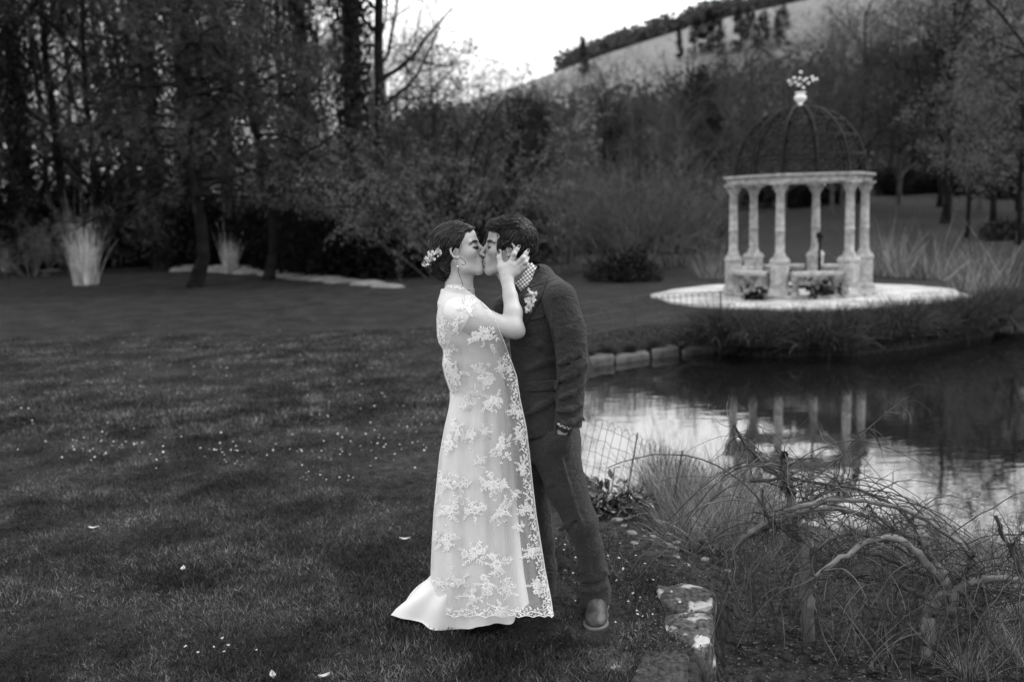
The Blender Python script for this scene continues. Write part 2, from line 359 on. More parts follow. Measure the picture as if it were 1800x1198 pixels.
def bush(name, H, seed, wood, leaf, stems=14, spread=.5, **k):
    """many stems from the ground"""
    global RNG
    RNG = np.random.default_rng(seed); W = MB(); Lf = MB(); g = lambda a, b: k.get(a, b)
    n = stems; a = RNG.uniform(0, 6.28, n); rr = RNG.uniform(0, .18, n) * H
    p = np.stack([np.cos(a) * rr, np.sin(a) * rr, np.zeros(n)], 1)
    out = nrm(np.stack([np.cos(a) * spread * RNG.uniform(.1, 1.2, n), np.sin(a) * spread * RNG.uniform(.1, 1.2, n), np.ones(n)], 1))
    Ln = H * RNG.uniform(.65, 1.1, n); P0 = np.zeros((n, 7, 3)); P0[:, 0] = p; d = out
    for i in range(1, 7):
        d = nrm(d + RNG.normal(size=(n, 3)) * .1 + np.stack([np.cos(a), np.sin(a), 0 * a], 1) * g('arch', .05)); P0[:, i] = P0[:, i - 1] + d * (Ln / 6)[:, None]
    R0 = g('r', .03) * np.linspace(1, .3, 7)[None] * RNG.uniform(.6, 1.2, n)[:, None]
    W.add(*tubes(P0, R0, 4))
    P1, R1 = grow(P0, R0, g('ns', 8), .2, 1, g('sub', .35) * H, g('ang', (20, 60)), 5, g('up', .03), .18, .6, .006); W.add(*tubes(P1, R1, 3))
    P2, R2 = grow(P1, R1, g('nt', 5), .1, 1, g('twig', .16) * H, (15, 60), 4, 0, .25, .6, g('tr', .005)); W.add(*tubes(P2, R2, 3))
    if g('leafn', 5):
        p, d = leafpts(P2, g('leafn', 5), g('lspread', .06)); s = g('leafs', .07) * RNG.uniform(.5, 1.5, len(p))
        Lf.add(*leaves(p, d * .5 + RNG.normal(size=p.shape), s, s * g('lw', .6)))
    o = {'trunk': W.mesh(name + '_wood', wood)}
    if Lf.n: o['crown'] = Lf.mesh(name + '_crown', leaf)
    return o
def mass(name, H, Rx, seed, leaf, n=9000, s=.16, ry=None, power=.45):
    """leafy evergreen shrub body: leaf faces through a lumpy volume"""
    global RNG
    RNG = np.random.default_rng(seed); ry = ry or Rx
    cl = 26; c = RNG.normal(size=(cl, 3)); c = nrm(c) * RNG.uniform(.25, .85, (cl, 1)); c[:, 2] = np.abs(c[:, 2]) * 1.0 - .05
    rad = RNG.uniform(.22, .42, cl); i = RNG.integers(0, cl, n); d = nrm(RNG.normal(size=(n, 3))); p = c[i] + d * (rad[i] * RNG.uniform(.55, 1.05, n))[:, None]
    p = p * np.array([Rx, ry, H * .78]); p[:, 2] = np.maximum(p[:, 2] + .06 * H, .02)
    sz = s * RNG.uniform(.5, 1.5, n)
    V, F = leaves(p, d * .6 + RNG.normal(size=(n, 3)) * .7, sz, sz * .6)
    st = MB(); k = 7; a = RNG.uniform(0, 6.28, k); q = np.zeros((k, 5, 3)); tt = np.linspace(0, 1, 5)
    q[..., 0] = np.cos(a)[:, None] * Rx * .5 * tt; q[..., 1] = np.sin(a)[:, None] * ry * .5 * tt; q[..., 2] = tt * H * .75
    st.add(*tubes(q, np.full((k, 5), .035) * np.linspace(1, .4, 5), 4))
    return {'trunk': st.mesh(name + '_stems', M['bark']), 'crown': MB().add(V, F).mesh(name + '_leaf', leaf)}
M['bark'] = mat('bark', .011, .95, .5, 3.0, bump=.6, bsc=9, spec=.05)
M['bark_pale'] = mat('bark_pale', .04, .95, .5, 3.0, bump=.6, bsc=9, spec=.15)
M['twig'] = mat('twig_grey', .06, .9, .3, 2.0, spec=.2, per_obj=.25)
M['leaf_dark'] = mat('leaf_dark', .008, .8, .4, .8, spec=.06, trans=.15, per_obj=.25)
M['leaf_mid'] = mat('leaf_mid', .050, .8, .5, .6, spec=.08, trans=.25, per_obj=.3)
M['leaf_dim'] = mat('leaf_dim', .022, .8, .5, .6, spec=.08, trans=.2, per_obj=.2)
M['leaf_light'] = mat('leaf_light', .11, .7, .35, .6, spec=.25, trans=.3, per_obj=.2)
M['leaf_pale'] = mat('leaf_pale', .13, .7, .35, .6, spec=.25, trans=.3, per_obj=.15)
M['needle'] = mat('needle', .058, .7, .4, .5, spec=.2, trans=.15, per_obj=.2)
M['ivy'] = mat('ivy_leaf', .009, .7, .4, 1.0, spec=.12, trans=.1)
PT = {}
PT['tall'] = make_tree('tall', 21, .27, 't', 1, M['bark'], M['ivy'], nl=20, first=.32, limb=.26, ang=(30, 60), up=.10, ns=7, sub=.12, nt=6, twig=.05, leafn=0, ivy=2600, ivytop=.55)
PT['tall2'] = make_tree('tall_b', 19, .20, 't', 2, M['bark'], M['leaf_dark'], lean=(.03, 0), nl=22, first=.25, limb=.24, ang=(30, 65), up=.08, ns=7, sub=.12, nt=6, twig=.05, leafn=1, leafs=.10)
PT['larch'] = make_tree('larch', 9.5, .17, 'l', 3, M['bark'], M['needle'], wob=.05, nl=46, first=.24, limb=.29, ang=(72, 98), up=-.015, w1=.10, shape=lambda t: 1.25 - t * .85, ns=10, sub=.12, ang2=(35, 75), up2=-.05, flat=.75, nt=6, twig=.05, up3=-.12, leafn=10, leafs=.06, needle=True, spread=.04)
PT['larch2'] = make_tree('larch_b', 10.5, .16, 'l', 14, M['bark'], M['needle'], wob=.07, nl=44, first=.24, limb=.28, ang=(68, 98), up=-.01, w1=.12, shape=lambda t: 1.25 - t * .85, ns=10, sub=.12, ang2=(35, 75), up2=-.05, flat=.75, nt=6, twig=.05, up3=-.12, leafn=10, leafs=.06, needle=True, spread=.04)
PT['wood'] = make_tree('wood', 11, .16, 'w', 4, M['bark'], M['leaf_mid'], nl=28, first=.14, limb=.34, ang=(30, 65), up=.05, ns=8, sub=.16, nt=6, twig=.075, leafn=7, leafs=.085, spread=.1)
PT['wood2'] = make_tree('wood_b', 10, .14, 'w', 5, M['twig'], M['leaf_mid'], nl=30, first=.10, limb=.36, ang=(25, 60), up=.07, ns=8, sub=.17, nt=7, twig=.08, leafn=5, leafs=.08, spread=.1)
PT['bare'] = make_tree('bare', 13, .22, 'w', 6, M['bark'], M['leaf_mid'], nl=20, first=.22, limb=.42, ang=(35, 70), up=.03, ns=8, sub=.17, nt=6, twig=.07, leafn=1, leafs=.08, tr=.008)
PT['blossom'] = make_tree('blossom', 6.5, .11, 'w', 7, M['bark'], M['leaf_light'], nl=22, first=.25, limb=.34, ang=(40, 80), up=.05, ns=8, sub=.18, nt=6, twig=.09, leafn=7, leafs=.09, spread=.09)
PT['pine'] = make_tree('pine', 14, .2, 'p', 8, M['bark'], M['leaf_dark'], nl=40, first=.15, limb=.22, ang=(70, 100), up=0, shape=lambda t: 1.3 - t, ns=7, sub=.09, flat=.5, nt=4, twig=.05, leafn=8, leafs=.3, spread=.15)
PT['spire'] = make_tree('spire', 14, .2, 'p', 9, M['bark'], M['leaf_dark'], nl=40, first=.06, limb=.10, ang=(50, 80), up=.1, shape=lambda t: 1.3 - t, ns=6, sub=.06, nt=4, twig=.04, leafn=8, leafs=.3, spread=.15)
PT['shrub'] = bush('shrub', 4.2, 10, M['bark'], M['leaf_dim'], stems=18, spread=.55, leafn=8, leafs=.055)
PT['twiggy'] = bush('twiggy', 3.6, 11, M['twig'], M['leaf_mid'], stems=26, spread=.5, ns=8, nt=6, leafn=1, leafs=.05, tr=.006)
PT['pale'] = bush('pale', 4.4, 12, M['twig'], M['leaf_pale'], stems=16, spread=.75, arch=.1, leafn=19, leafs=.05)
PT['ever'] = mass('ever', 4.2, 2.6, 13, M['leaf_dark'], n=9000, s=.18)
PT['ever2'] = mass('ever_b', 2.0, 1.8, 15, M['ivy'], n=5000, s=.13)
def plant(kind, name, label, cat, px, Y, scale=1.0, rot=None, group=None, tone=None, sx=1.0):
    x = at(px, 420, Y)[0]; z = float(ground_z(x, Y)) - .05
    rot = random.uniform(0, 6.28) if rot is None else rot
    t = thing(name, label, cat, (x, Y, z), rot, group, (scale * sx, scale * sx, scale))
    for part, me in PT[kind].items(): link(part if kind[:4] != 'ever' or part == 'crown' else 'stem', me, t)
    return t
# --- the wood on the left
for px, Y, s, kd, lab in [
    (285, 35, 1.15, 'tall', 'thick dark ivy clad trunk rising behind the larch, left of the thin trunk pair'),
    (345, 37, 1.1, 'tall', 'dark ivy clad trunk directly above the left larch top'),
    (540, 34, 1.0, 'tall', 'stout bare trunk against the sky above the right larch'),
    (496, 38, .75, 'tall2', 'thin straight trunk just left of the stout one above the larch'),
    (632, 33, 1.25, 'tall', 'heavy ivy wrapped trunk at the left of the twin trunks beside the open sky'),
    (668, 34.5, 1.05, 'tall2', 'leaning trunk at the right of the twin trunks beside the open sky'),
    (235, 40, .8, 'tall2', 'slim dark trunk in the left wood beside the thick ivy clad one'),
    (120, 38, .9, 'tall2', 'slim leaning trunk above the pampas grass'),
    (40, 36, 1.0, 'tall', 'dark trunk at the far left edge of the wood'),
    (425, 44, .9, 'tall2', 'slender trunk deep in the wood between the two larches')]:
    plant(kd, 'tall_tree', lab, 'tree', px, Y, s, group='tall trunks of the wood behind the lawn')
plant('larch', 'larch_tree', 'dark larch with drooping boughs, its base at the left of the pale stones', 'tree', 335, 26.2, 1.0, 1.0, 'larches at the edge of the lawn')
plant('larch2', 'larch_tree', 'dark larch with drooping boughs, standing over the middle of the pale stones', 'tree', 467, 28.4, .9, 3.1, 'larches at the edge of the lawn')
for n, (px, Y, s, kd) in enumerate([(-20, 34, 1, 'wood'), (60, 42, 1.2, 'wood2'), (170, 37, 1.0, 'wood'), (250, 45, 1.2, 'wood'), (330, 41, 1, 'wood2'), (400, 37, .8, 'wood'), (470, 46, 1.1, 'wood'), (590, 40, .85, 'wood'),
                                    (660, 44, .85, 'wood2'), (730, 39, .75, 'wood2'), (760, 48, .8, 'wood'), (140, 52, 1.3, 'wood2'), (0, 50, 1.4, 'wood'), (520, 55, 1.2, 'wood2'), (830, 52, .72, 'wood2'), (700, 60, .9, 'wood'), (30, 58, 1.7, 'wood2'), (200, 60, 1.6, 'wood2'), (370, 58, 1.5, 'wood2'), (550, 50, 1.1, 'wood2'), (90, 43, 1.2, 'wood2'), (225, 41, 1.05, 'wood2'), (400, 39, .9, 'wood2'), (560, 33, .7, 'wood2')]):
    plant(kd, 'woodland_tree', 'twiggy spring tree in the dim wood behind the lawn', 'tree', px, Y, s, group='trees of the wood behind the lawn')
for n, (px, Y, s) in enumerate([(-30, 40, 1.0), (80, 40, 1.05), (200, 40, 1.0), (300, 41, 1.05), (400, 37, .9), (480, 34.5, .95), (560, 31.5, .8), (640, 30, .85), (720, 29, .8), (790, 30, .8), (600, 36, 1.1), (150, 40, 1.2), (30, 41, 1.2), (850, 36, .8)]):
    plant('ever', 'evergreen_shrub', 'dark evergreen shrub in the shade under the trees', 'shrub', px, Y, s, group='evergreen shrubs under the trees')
plant('pale', 'flowering_shrub', 'pale leaved arching shrub above the groom, at the right end of the wood', 'shrub', 800, 27.5, 1.05, 2.0)
plant('pale', 'flowering_shrub', 'thin pale sapling shrub at the far left behind the pampas grass', 'shrub', 55, 33.5, .55, .4)
for px, Y, s, lab in [(700, 29, .9, 'fine twigged shrub under the twin trunks'), (745, 31, 1.5, 'tall fine twigged shrub between the twin trunks and the pale shrub')]:
    plant('shrub', 'shrub', lab, 'shrub', px, Y, s)
# --- the middle wood below the hill
for n, (px, Y, s, kd) in enumerate([(900, 62, .78, 'wood'), (950, 72, .95, 'wood'), (1010, 58, .80, 'wood2'), (1060, 70, .9, 'wood'), (1110, 55, .72, 'wood2'), (1165, 78, 1.0, 'wood2'), (1210, 62, .8, 'wood'), (1255, 85, 1.1, 'wood2'), (1290, 58, .72, 'wood2'),
                                    (1330, 75, 1.0, 'wood'), (1380, 66, .9, 'wood2'), (1440, 88, 1.2, 'wood2'), (1480, 70, 1.1, 'wood2'), (860, 75, .78, 'wood2'), (1540, 98, 1.2, 'wood2'), (1600, 102, 1.1, 'wood'), (930, 48, .55, 'wood'), (985, 50, .5, 'wood2'), (1190, 48, .6, 'wood2'), (1660, 100, 1.3, 'wood2'), (1460, 62, 1.0, 'wood2'), (1510, 74, 1.25, 'wood'), (1580, 70, 1.15, 'wood2'), (1650, 66, 1.1, 'wood'), (1720, 62, 1.15, 'wood2'), (1790, 60, 1.2, 'wood'), (1690, 80, 1.5, 'wood2')]):
    plant(kd, 'valley_tree', 'soft twiggy tree in the wood between the pond and the hill', 'tree', px, Y, s, group='trees between the pond and the hill')
plant('pine', 'dark_tree', 'dark slim evergreen among the grey trees right of the groom', 'tree', 940, 52, .5, .3)
plant('pine', 'dark_tree', 'dark evergreen among the grey trees midway between groom and pavilion', 'tree', 1105, 63, .52, 1.3)
plant('pine', 'dark_tree', 'dark evergreen among the grey trees just left of the pavilion dome', 'tree', 1235, 68, .66, 2.3)
for n, (px, Y, s, kd) in enumerate([(1900, 60, 1.2, 'wood'), (1990, 72, 1.4, 'wood2'), (2080, 58, 1.1, 'wood'), (2180, 68, 1.3, 'wood2'), (2290, 60, 1.2, 'wood'), (2420, 66, 1.3, 'wood2'), (2560, 58, 1.2, 'wood'), (2720, 64, 1.3, 'wood2'), (1940, 84, 1.5, 'wood2'), (2240, 86, 1.5, 'wood'), (2500, 82, 1.5, 'wood2'), (-110, 36, 1.1, 'wood2'), (-220, 40, 1.2, 'wood'), (-340, 36, 1.1, 'wood2'), (-470, 42, 1.3, 'wood')]):
    plant(kd, 'outer_tree', 'twiggy tree of the same wood just outside the picture', 'tree', px, Y, s, group='trees of the wood outside the picture')
for px, Y in ((-120, 38), (-260, 39), (-400, 38)): plant('ever', 'outer_shrub', 'dark evergreen shrub just outside the picture on the left', 'shrub', px, Y, 1.0, group='evergreen shrubs outside the picture')
for px, Y, s, kd, lab in [(1060, 29, .8, 'twiggy', 'bare twiggy bush just right of the groom'), (1120, 27, .95, 'twiggy', 'largest bare twiggy bush on the lawn left of the pavilion'), (1190, 29, .75, 'twiggy', 'bare twiggy bush closest to the pavilion on its left'),
                          (1000, 33, .9, 'twiggy', 'bare twiggy bush behind the shoulder of the groom'), (1250, 33, .7, 'twiggy', 'low twiggy bush behind the left columns of the pavilion')]:
    plant(kd, 'twiggy_bush', lab, 'shrub', px, Y, s, group='bare bushes on the far lawn')
for px, Y, s, lab in [(1095, 24.6, .55, 'low dark evergreen mound at the foot of the twiggy bushes left of the pavilion'), (1200, 40, .8, 'dark shrub behind the twiggy bush closest to the pavilion'), (920, 34, .7, 'dark low shrub behind the head of the groom'),
                      (1000, 41, .9, 'dark shrub beyond the bush behind the shoulder of the groom'), (1330, 74, .8, 'dark shrub seen through the left columns of the pavilion'), (1400, 72, .8, 'dark shrub seen through the middle columns'), (1470, 74, .85, 'dark shrub seen through the right columns')]:
    plant('ever2' if Y < 30 else 'ever', 'dark_shrub', lab, 'shrub', px, Y, s)
# --- right of the pavilion
for px, Y, s, kd, lab in [(1700, 44, 1.0, 'blossom', 'light leaved tree on the far lawn right of the pavilion'), (1790, 38, 1.0, 'blossom', 'light leaved tree cut by the right edge of the picture'),
                          (1745, 50, 1.5, 'blossom', 'tall light leaved tree behind the two at the right edge')]:
    plant(kd, 'blossom_tree', lab, 'tree', px, Y, s, group='light leaved trees on the far lawn')
for px, Y, s, lab in [(1870, 34, 1.0, 'bare dark limbed tree reaching in over the top right corner'), (1660, 52, 1.0, 'bare spreading tree behind the light leaved trees')]:
    plant('bare', 'bare_tree', lab, 'tree', px, Y, s)
for px, Y, s, lab in [(1562, 96, .9, 'dark bare trunk right behind the pavilion dome'), (1595, 99, .9, 'second bare trunk to the right of the dome'), (1625, 97, .85, 'third bare trunk to the right of the dome')]:
    plant('tall2', 'valley_trunk_tree', lab, 'tree', px, Y, s)
for px, Y, s, lab in [(1560, 84, .85, 'dark hedge shrub just right of the pavilion roof edge'), (1600, 85, .85, 'dark hedge shrub second from the pavilion'), (1640, 86, .85, 'dark hedge shrub in front of the bare spreading tree'), (1690, 80, .7, 'dark shrub under the light leaved trees'), (1770, 74, .65, 'dark shrub at the right edge under the light leaved trees')]:
    plant('ever', 'hedge_shrub', lab, 'shrub', px, Y, s)
plant('ever2', 'low_shrub', 'flat dark shrub at the foot of the light leaved tree on the far lawn', 'shrub', 1770, 43, .6, sx=1.8)
# --- dark floor of the wood and the wood on the crest: nobody could count these
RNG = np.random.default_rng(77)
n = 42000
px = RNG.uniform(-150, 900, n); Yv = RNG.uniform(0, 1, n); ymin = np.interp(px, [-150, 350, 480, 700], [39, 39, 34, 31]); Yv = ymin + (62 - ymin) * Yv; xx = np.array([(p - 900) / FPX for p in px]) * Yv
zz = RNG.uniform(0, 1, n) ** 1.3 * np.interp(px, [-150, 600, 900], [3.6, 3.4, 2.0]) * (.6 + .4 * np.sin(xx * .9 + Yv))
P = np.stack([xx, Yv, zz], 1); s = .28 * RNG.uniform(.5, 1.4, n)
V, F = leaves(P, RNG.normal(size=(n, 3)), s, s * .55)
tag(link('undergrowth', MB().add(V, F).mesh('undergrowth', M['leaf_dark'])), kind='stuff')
def far_wood(name, pts, mat_, per=46, cs=3.4, ls=1.7):
    global RNG
    n = len(pts); idx = np.repeat(np.arange(n), per); d = nrm(RNG.normal(size=(n * per, 3)));
    c = pts[idx] + d * np.array([1, 1, 1.15]) * (cs * RNG.uniform(.5, 1.05, len(idx)) * RNG.uniform(.7, 1.3, n)[idx])[:, None] + np.array([0, 0, cs * 1.0])
    s = ls * RNG.uniform(.5, 1.3, len(idx)); V, F = leaves(c, RNG.normal(size=c.shape), s, s * .7)
    tag(link(name, MB().add(V, F).mesh(name, mat_)), kind='stuff')
M['far_wood'] = mat('far_wood', .075, .9, .3, .05, spec=.1, trans=.2)  # hilltop crowns: mist on the crest is put into this lighter grey
M['far_scrub'] = mat('far_scrub', .042, .9, .3, .05, spec=.1, trans=.2)
n = 900; X = RNG.uniform(20, 330, n); lowY = np.interp(X, [20, 60, 90, 130, 200, 330], [352, 344, 335, 328, 322, 318]); Y = lowY + (374 - lowY) * RNG.uniform(0, 1, n)
far_wood('hilltop_wood', np.stack([X, Y, hill_z(X, Y)], 1), M['far_wood'])
n = 8200; X = RNG.uniform(-70, 560, n); Y = 150 + 195 * RNG.uniform(0, 1, n) ** 1.15; Z = hill_z(X, Y)
def to_px(X, Y, Z):
    d = np.stack([X, Y, Z], -1) - CAMP; k = FPX / (d @ FWD); return 900 + k * (d @ RGT), 599 - k * (d @ UPV)
qx, qy = to_px(X, Y, Z + 7.5); keep = (qy > np.interp(qx, [700, 850, 1000, 1100, 1200, 1300, 1400, 1500, 1800], [180, 168, 148, 132, 108, 92, 74, 66, 50]) + RNG.normal(size=n) * 7) & (qx > 650) & (qx < 3200); X, Y, Z = X[keep], Y[keep], Z[keep]
far_wood('valley_wood', np.stack([X, Y, Z], 1), M['far_scrub'], per=52, cs=3.4, ls=1.25)
for px, py, s, kd, lab in [(1195, 108, .62, 'spire', 'lone dark conifer on the pale hill field'), (1027, 138, .8, 'spire', 'dark conifer at the low left end of the pale hill field')]:
    Y = 290; p = at(px, py, Y)
    for Y in np.arange(230, 350, 2.0):
        p = at(px, py, Y)
        if hill_z(p[0], Y) >= p[2]: break
    t = thing('hill_conifer', lab, 'tree', (p[0], Y, float(hill_z(p[0], Y)) - .3), 0, None, s)
    for part, me in PT[kd].items(): link(part, me, t)
for k, (px, py) in enumerate([(1225, 100), (1262, 102), (1300, 98), (1340, 92), (1372, 88), (1245, 92), (1320, 84)]):
    for Y in np.arange(200, 350, 2.0):
        p = at(px, py, Y)
        if hill_z(p[0], Y) >= p[2]: break
    t = thing('hill_pine', 'dark pine of the copse on the pale hill field', 'tree', (p[0], Y, float(hill_z(p[0], Y)) - .5), k * 1.1, 'pines of the copse on the hill', .72 + .05 * (k % 3))
    for part, me in PT['pine'].items(): link(part, me, t)
# ------------------------------------------------------------------ pavilion
M['stone'] = mat('pavilion_stone', .32, .9, .28, 9.0, bump=.5, bsc=30, spec=.2)
M['stone_dk'] = mat('weathered_stone', .24, .9, .45, 6.0, bump=.5, bsc=30, spec=.2)
M['gravel'] = mat('pale_gravel', .36, .95, .32, 1.6, bump=.6, bsc=60, spec=.1)
M['iron'] = mat('dark_iron', .012, .75, .3, 8, spec=.15)
M['gilt'] = mat('pale_finial', .75, .5, .1, 8, spec=.5)
PX, PY = at(1403, 515, 19.1)[0], 19.1
# round paved terrace with a rough front lip
k = 96; a = np.arange(k) * 2 * np.pi / k
Rt = 2.86 + .05 * np.sin(a * 7) + .04 * np.sin(a * 13 + 1)
V = [(0, 0, .06)]; tx, ty = 5.66 - PX, 0.0
rings = [(.55, .07), (1.0, .05), (1.012, -.6)]
V = [(tx, ty, .07)]
for f, z in rings: V += [(tx + math.cos(q) * r_ * f, ty + math.sin(q) * r_ * f * 1.03, z) for q, r_ in zip(a, Rt)]
F3 = [(0, 1 + i, 1 + (i + 1) % k) for i in range(k)]; F4 = []
for j in range(2): F4 += [(1 + j * k + i, 1 + (j + 1) * k + i, 1 + (j + 1) * k + (i + 1) % k, 1 + j * k + (i + 1) % k) for i in range(k)]
tag(link('round_terrace', mesh('round_terrace', V, [np.array(F3), np.array(F4)], M['gravel'], False), None, (PX, PY, 0)), kind='structure')
PZ = .065
pav = thing('garden_pavilion', 'open round stone pavilion with columns and a dark wire dome on the pale terrace', 'pavilion', (PX, PY, PZ), scale=(.95, .95, .85))
PR = 1.31; TH = [math.radians(-1.3 + 60 * i) for i in range(6)]
cor = [np.array([math.cos(t), math.sin(t)]) for t in TH]
# stepped plinth ring
mb = MB(); V, F = lathe([(1.14, .0), (1.52, .0), (1.52, .05), (1.50, .07), (1.14, .07)], 60); mb.add(V, F); link('plinth_ring', mb.mesh('plinth_ring', M['stone_dk'], False), pav)
def square_lathe(prof, rot=0): return lathe([(r * 1.414, z) for r, z in prof], 4, math.pi / 4)
sh = mesh('shaft', *lathe([(.125, .80), (.125, .83), (.105, .85), (.112, .88), (.088, .91), (.086, 1.35), (.094, 1.36), (.094, 1.39), (.086, 1.40), (.077, 2.16), (.10, 2.18), (.10, 2.21)], 16), M['stone'])
pdm = MB(); V, F = square_lathe([(.0, .0), (.18, 0), (.17, .10), (.145, .13), (.138, .14), (.138, .66), (.155, .69), (.155, .73), (.13, .79), (.125, .80), (0, .80)]); pdm.add(V, F)
for s_ in ((0, 1), (0, -1), (1, 0), (-1, 0)):                       # raised field on each face of the pedestal
    V, F = box((-.10, -.008, .22), (.10, .008, .60)); c, s2 = s_[0], s_[1]
    V = V + np.array([0, .138, 0]); ang = math.atan2(s_[0], s_[1]); R2 = np.array([[math.cos(ang), math.sin(ang), 0], [-math.sin(ang), math.cos(ang), 0], [0, 0, 1]]); pdm.add(V @ R2.T, F)
pdm = pdm.mesh('pedestal', M['stone'], False)
cap = MB(); cap.add(*lathe([(.088, 2.20), (.10, 2.26), (.135, 2.33), (.14, 2.345)], 12)); V, F = square_lathe([(0, 2.34), (.155, 2.34), (.16, 2.36), (.16, 2.385), (0, 2.385)]); cap.add(V, F)
for r_, z0, z1, o, kk in ((.10, 2.20, 2.275, .04, 8), (.115, 2.25, 2.33, .05, 8)):   # two rows of curling acanthus leaves
    for i in range(kk):
        q = i * 2 * math.pi / kk + (.39 if z0 > 2.22 else 0); e = np.array([math.cos(q), math.sin(q), 0]); s_ = np.array([-math.sin(q), math.cos(q), 0])
        pts = [e * r_ + [0, 0, z0], e * (r_ + .012) + [0, 0, (z0 + z1) / 2], e * (r_ + o) + [0, 0, z1], e * (r_ + o + .012) + [0, 0, z1 - .025]]
        V = []; 
        for p_, w_ in zip(pts, (.026, .034, .028, .012)): V += [p_ - s_ * w_, p_ + s_ * w_]
        cap.add(V, np.array([(0, 1, 3, 2), (2, 3, 5, 4), (4, 5, 7, 6)]))
capm = cap.mesh('capital', M['stone'], False)
for i, t in enumerate(TH):
    c = link('column', sh, pav, (cor[i][0] * PR, cor[i][1] * PR, .07), t)
    link('pedestal', pdm, c); link('capital', capm, c)
# entablature: six stone beams from column to column, with a cornice lip
for i in range(6):
    p, q = cor[i], cor[(i + 1) % 6]; mb = MB()
    for r_in, r_out, z0, z1 in ((1.17, 1.44, 2.46, 2.55), (1.15, 1.47, 2.55, 2.59), (1.12, 1.52, 2.59, 2.635)):
        V = []
        for z in (z0, z1):
            for e, rr in ((p, r_in), (q, r_in), (q, r_out), (p, r_out)): V.append((e[0] * rr * .998, e[1] * rr * .998, z))
        mb.add(V, np.array([(0, 1, 2, 3), (7, 6, 5, 4), (0, 4, 5, 1), (1, 5, 6, 2), (2, 6, 7, 3), (3, 7, 4, 0)]))
    link('beam', mb.mesh('beam', M['stone_dk'] if i in (5,) else M['stone'], False), pav)
# wire dome: main ribs, hoops, scrollwork
DZ, DR, DH = 2.635, 1.27, 1.50
def dome(u, v):   # u angle, v 0 at rim .. 1 at top
    ph = np.asarray(v) * np.pi / 2
    return np.stack([DR * np.cos(ph) ** .92 * np.cos(u), DR * np.cos(ph) ** .92 * np.sin(u), DZ + DH * np.sin(ph) + 0 * np.asarray(u)], -1)
vv = np.linspace(0, .985, 18)
for i in range(12):
    u = TH[0] + i * math.pi / 6; P = dome(np.full(18, u), vv); V, F = tubes(P, np.full(18, .028), 6); link('dome_rib', mesh('dome_rib', V, F, M['iron']), pav)
uu = np.linspace(0, 2 * np.pi, 61)
for v in (.0, .17, .36, .56, .78, .96): 
    P = dome(uu, np.full(61, v)); V, F = tubes(P, np.full(61, .016 if v else .026), 5); link('dome_hoop', mesh('dome_hoop', V, F, M['iron']), pav)
mb = MB()
for i in range(24):
    u0 = TH[0] + (i + .5) * math.pi / 12
    wv = np.linspace(0, .95, 60); P = dome(u0 + .11 * np.sin(wv * 30 + i * 3.1) * (1 - .2 * wv), wv); mb.add(*tubes(P, np.full(60, .009), 4))
    for j in range(9):
        v0 = .05 + j * .1; th_ = np.linspace(0, 5.2, 14); rr = .05 * (1 - th_ / 8); P = dome(u0 + (rr * 1.6 * np.cos(th_ * (1 if (i + j) % 2 else -1))) / max(.25, math.cos(v0 * 1.57)) * .9, v0 + rr * np.sin(th_)); mb.add(*tubes(P, np.full(14, .009), 4))
sc_ = mb.mesh('dome_scrollwork', M['iron']); tag(link('dome_scrollwork', sc_, pav), kind='stuff')
# finial: small urn with a spray of gilt flowers
mb = MB(); mb.add(*lathe([(.0, 4.10), (.13, 4.10), (.13, 4.14), (.05, 4.17), (.045, 4.2), (.11, 4.27), (.125, 4.33), (.085, 4.38), (.07, 4.40), (.12, 4.43), (.10, 4.44), (0, 4.42)], 14))
link('finial_urn', mb.mesh('finial_urn', M['gilt']), pav)
stems = []; fl = MB(); rg = np.random.default_rng(3); tips = [(-.26, .27), (-.15, .33), (-.17, .22), (-.06, .27), (-.08, .17), (.0, .21), (.02, .47), (.05, .13), (.07, .28), (.12, .32), (.17, .22), (.22, .27), (.27, .37), (.3, .3), (-.02, .33)]
for x, z in tips:
    y = rg.uniform(-.14, .14); q = np.linspace(0, 1, 5)[:, None]; P = np.array([0, 0, 4.40]) + q * np.array([x, y, z]) + np.sin(q * 3.14) * np.array([x * .15, 0, .03]); stems.append(P)
    e = P[-1]
    for pt in range(6):
        an = pt * 1.047; ax = np.array([math.cos(an), rg.uniform(-.4, .4), math.sin(an)]); V, F = leaves(e[None] - ax * .005, ax[None], .05, .045); fl.add(V, F)
    V, F = lathe([(0, -.02), (.03, -.015), (.03, .015), (0, .03)], 6); fl.add(V + e, F)
V, F = tubes(np.array(stems), np.full((len(stems), 5), .007), 4); link('finial_stems', mesh('finial_stems', V, F, M['iron']), pav)
tag(link('finial_flowers', fl.mesh('finial_flowers', M['gilt']), pav), kind='stuff')
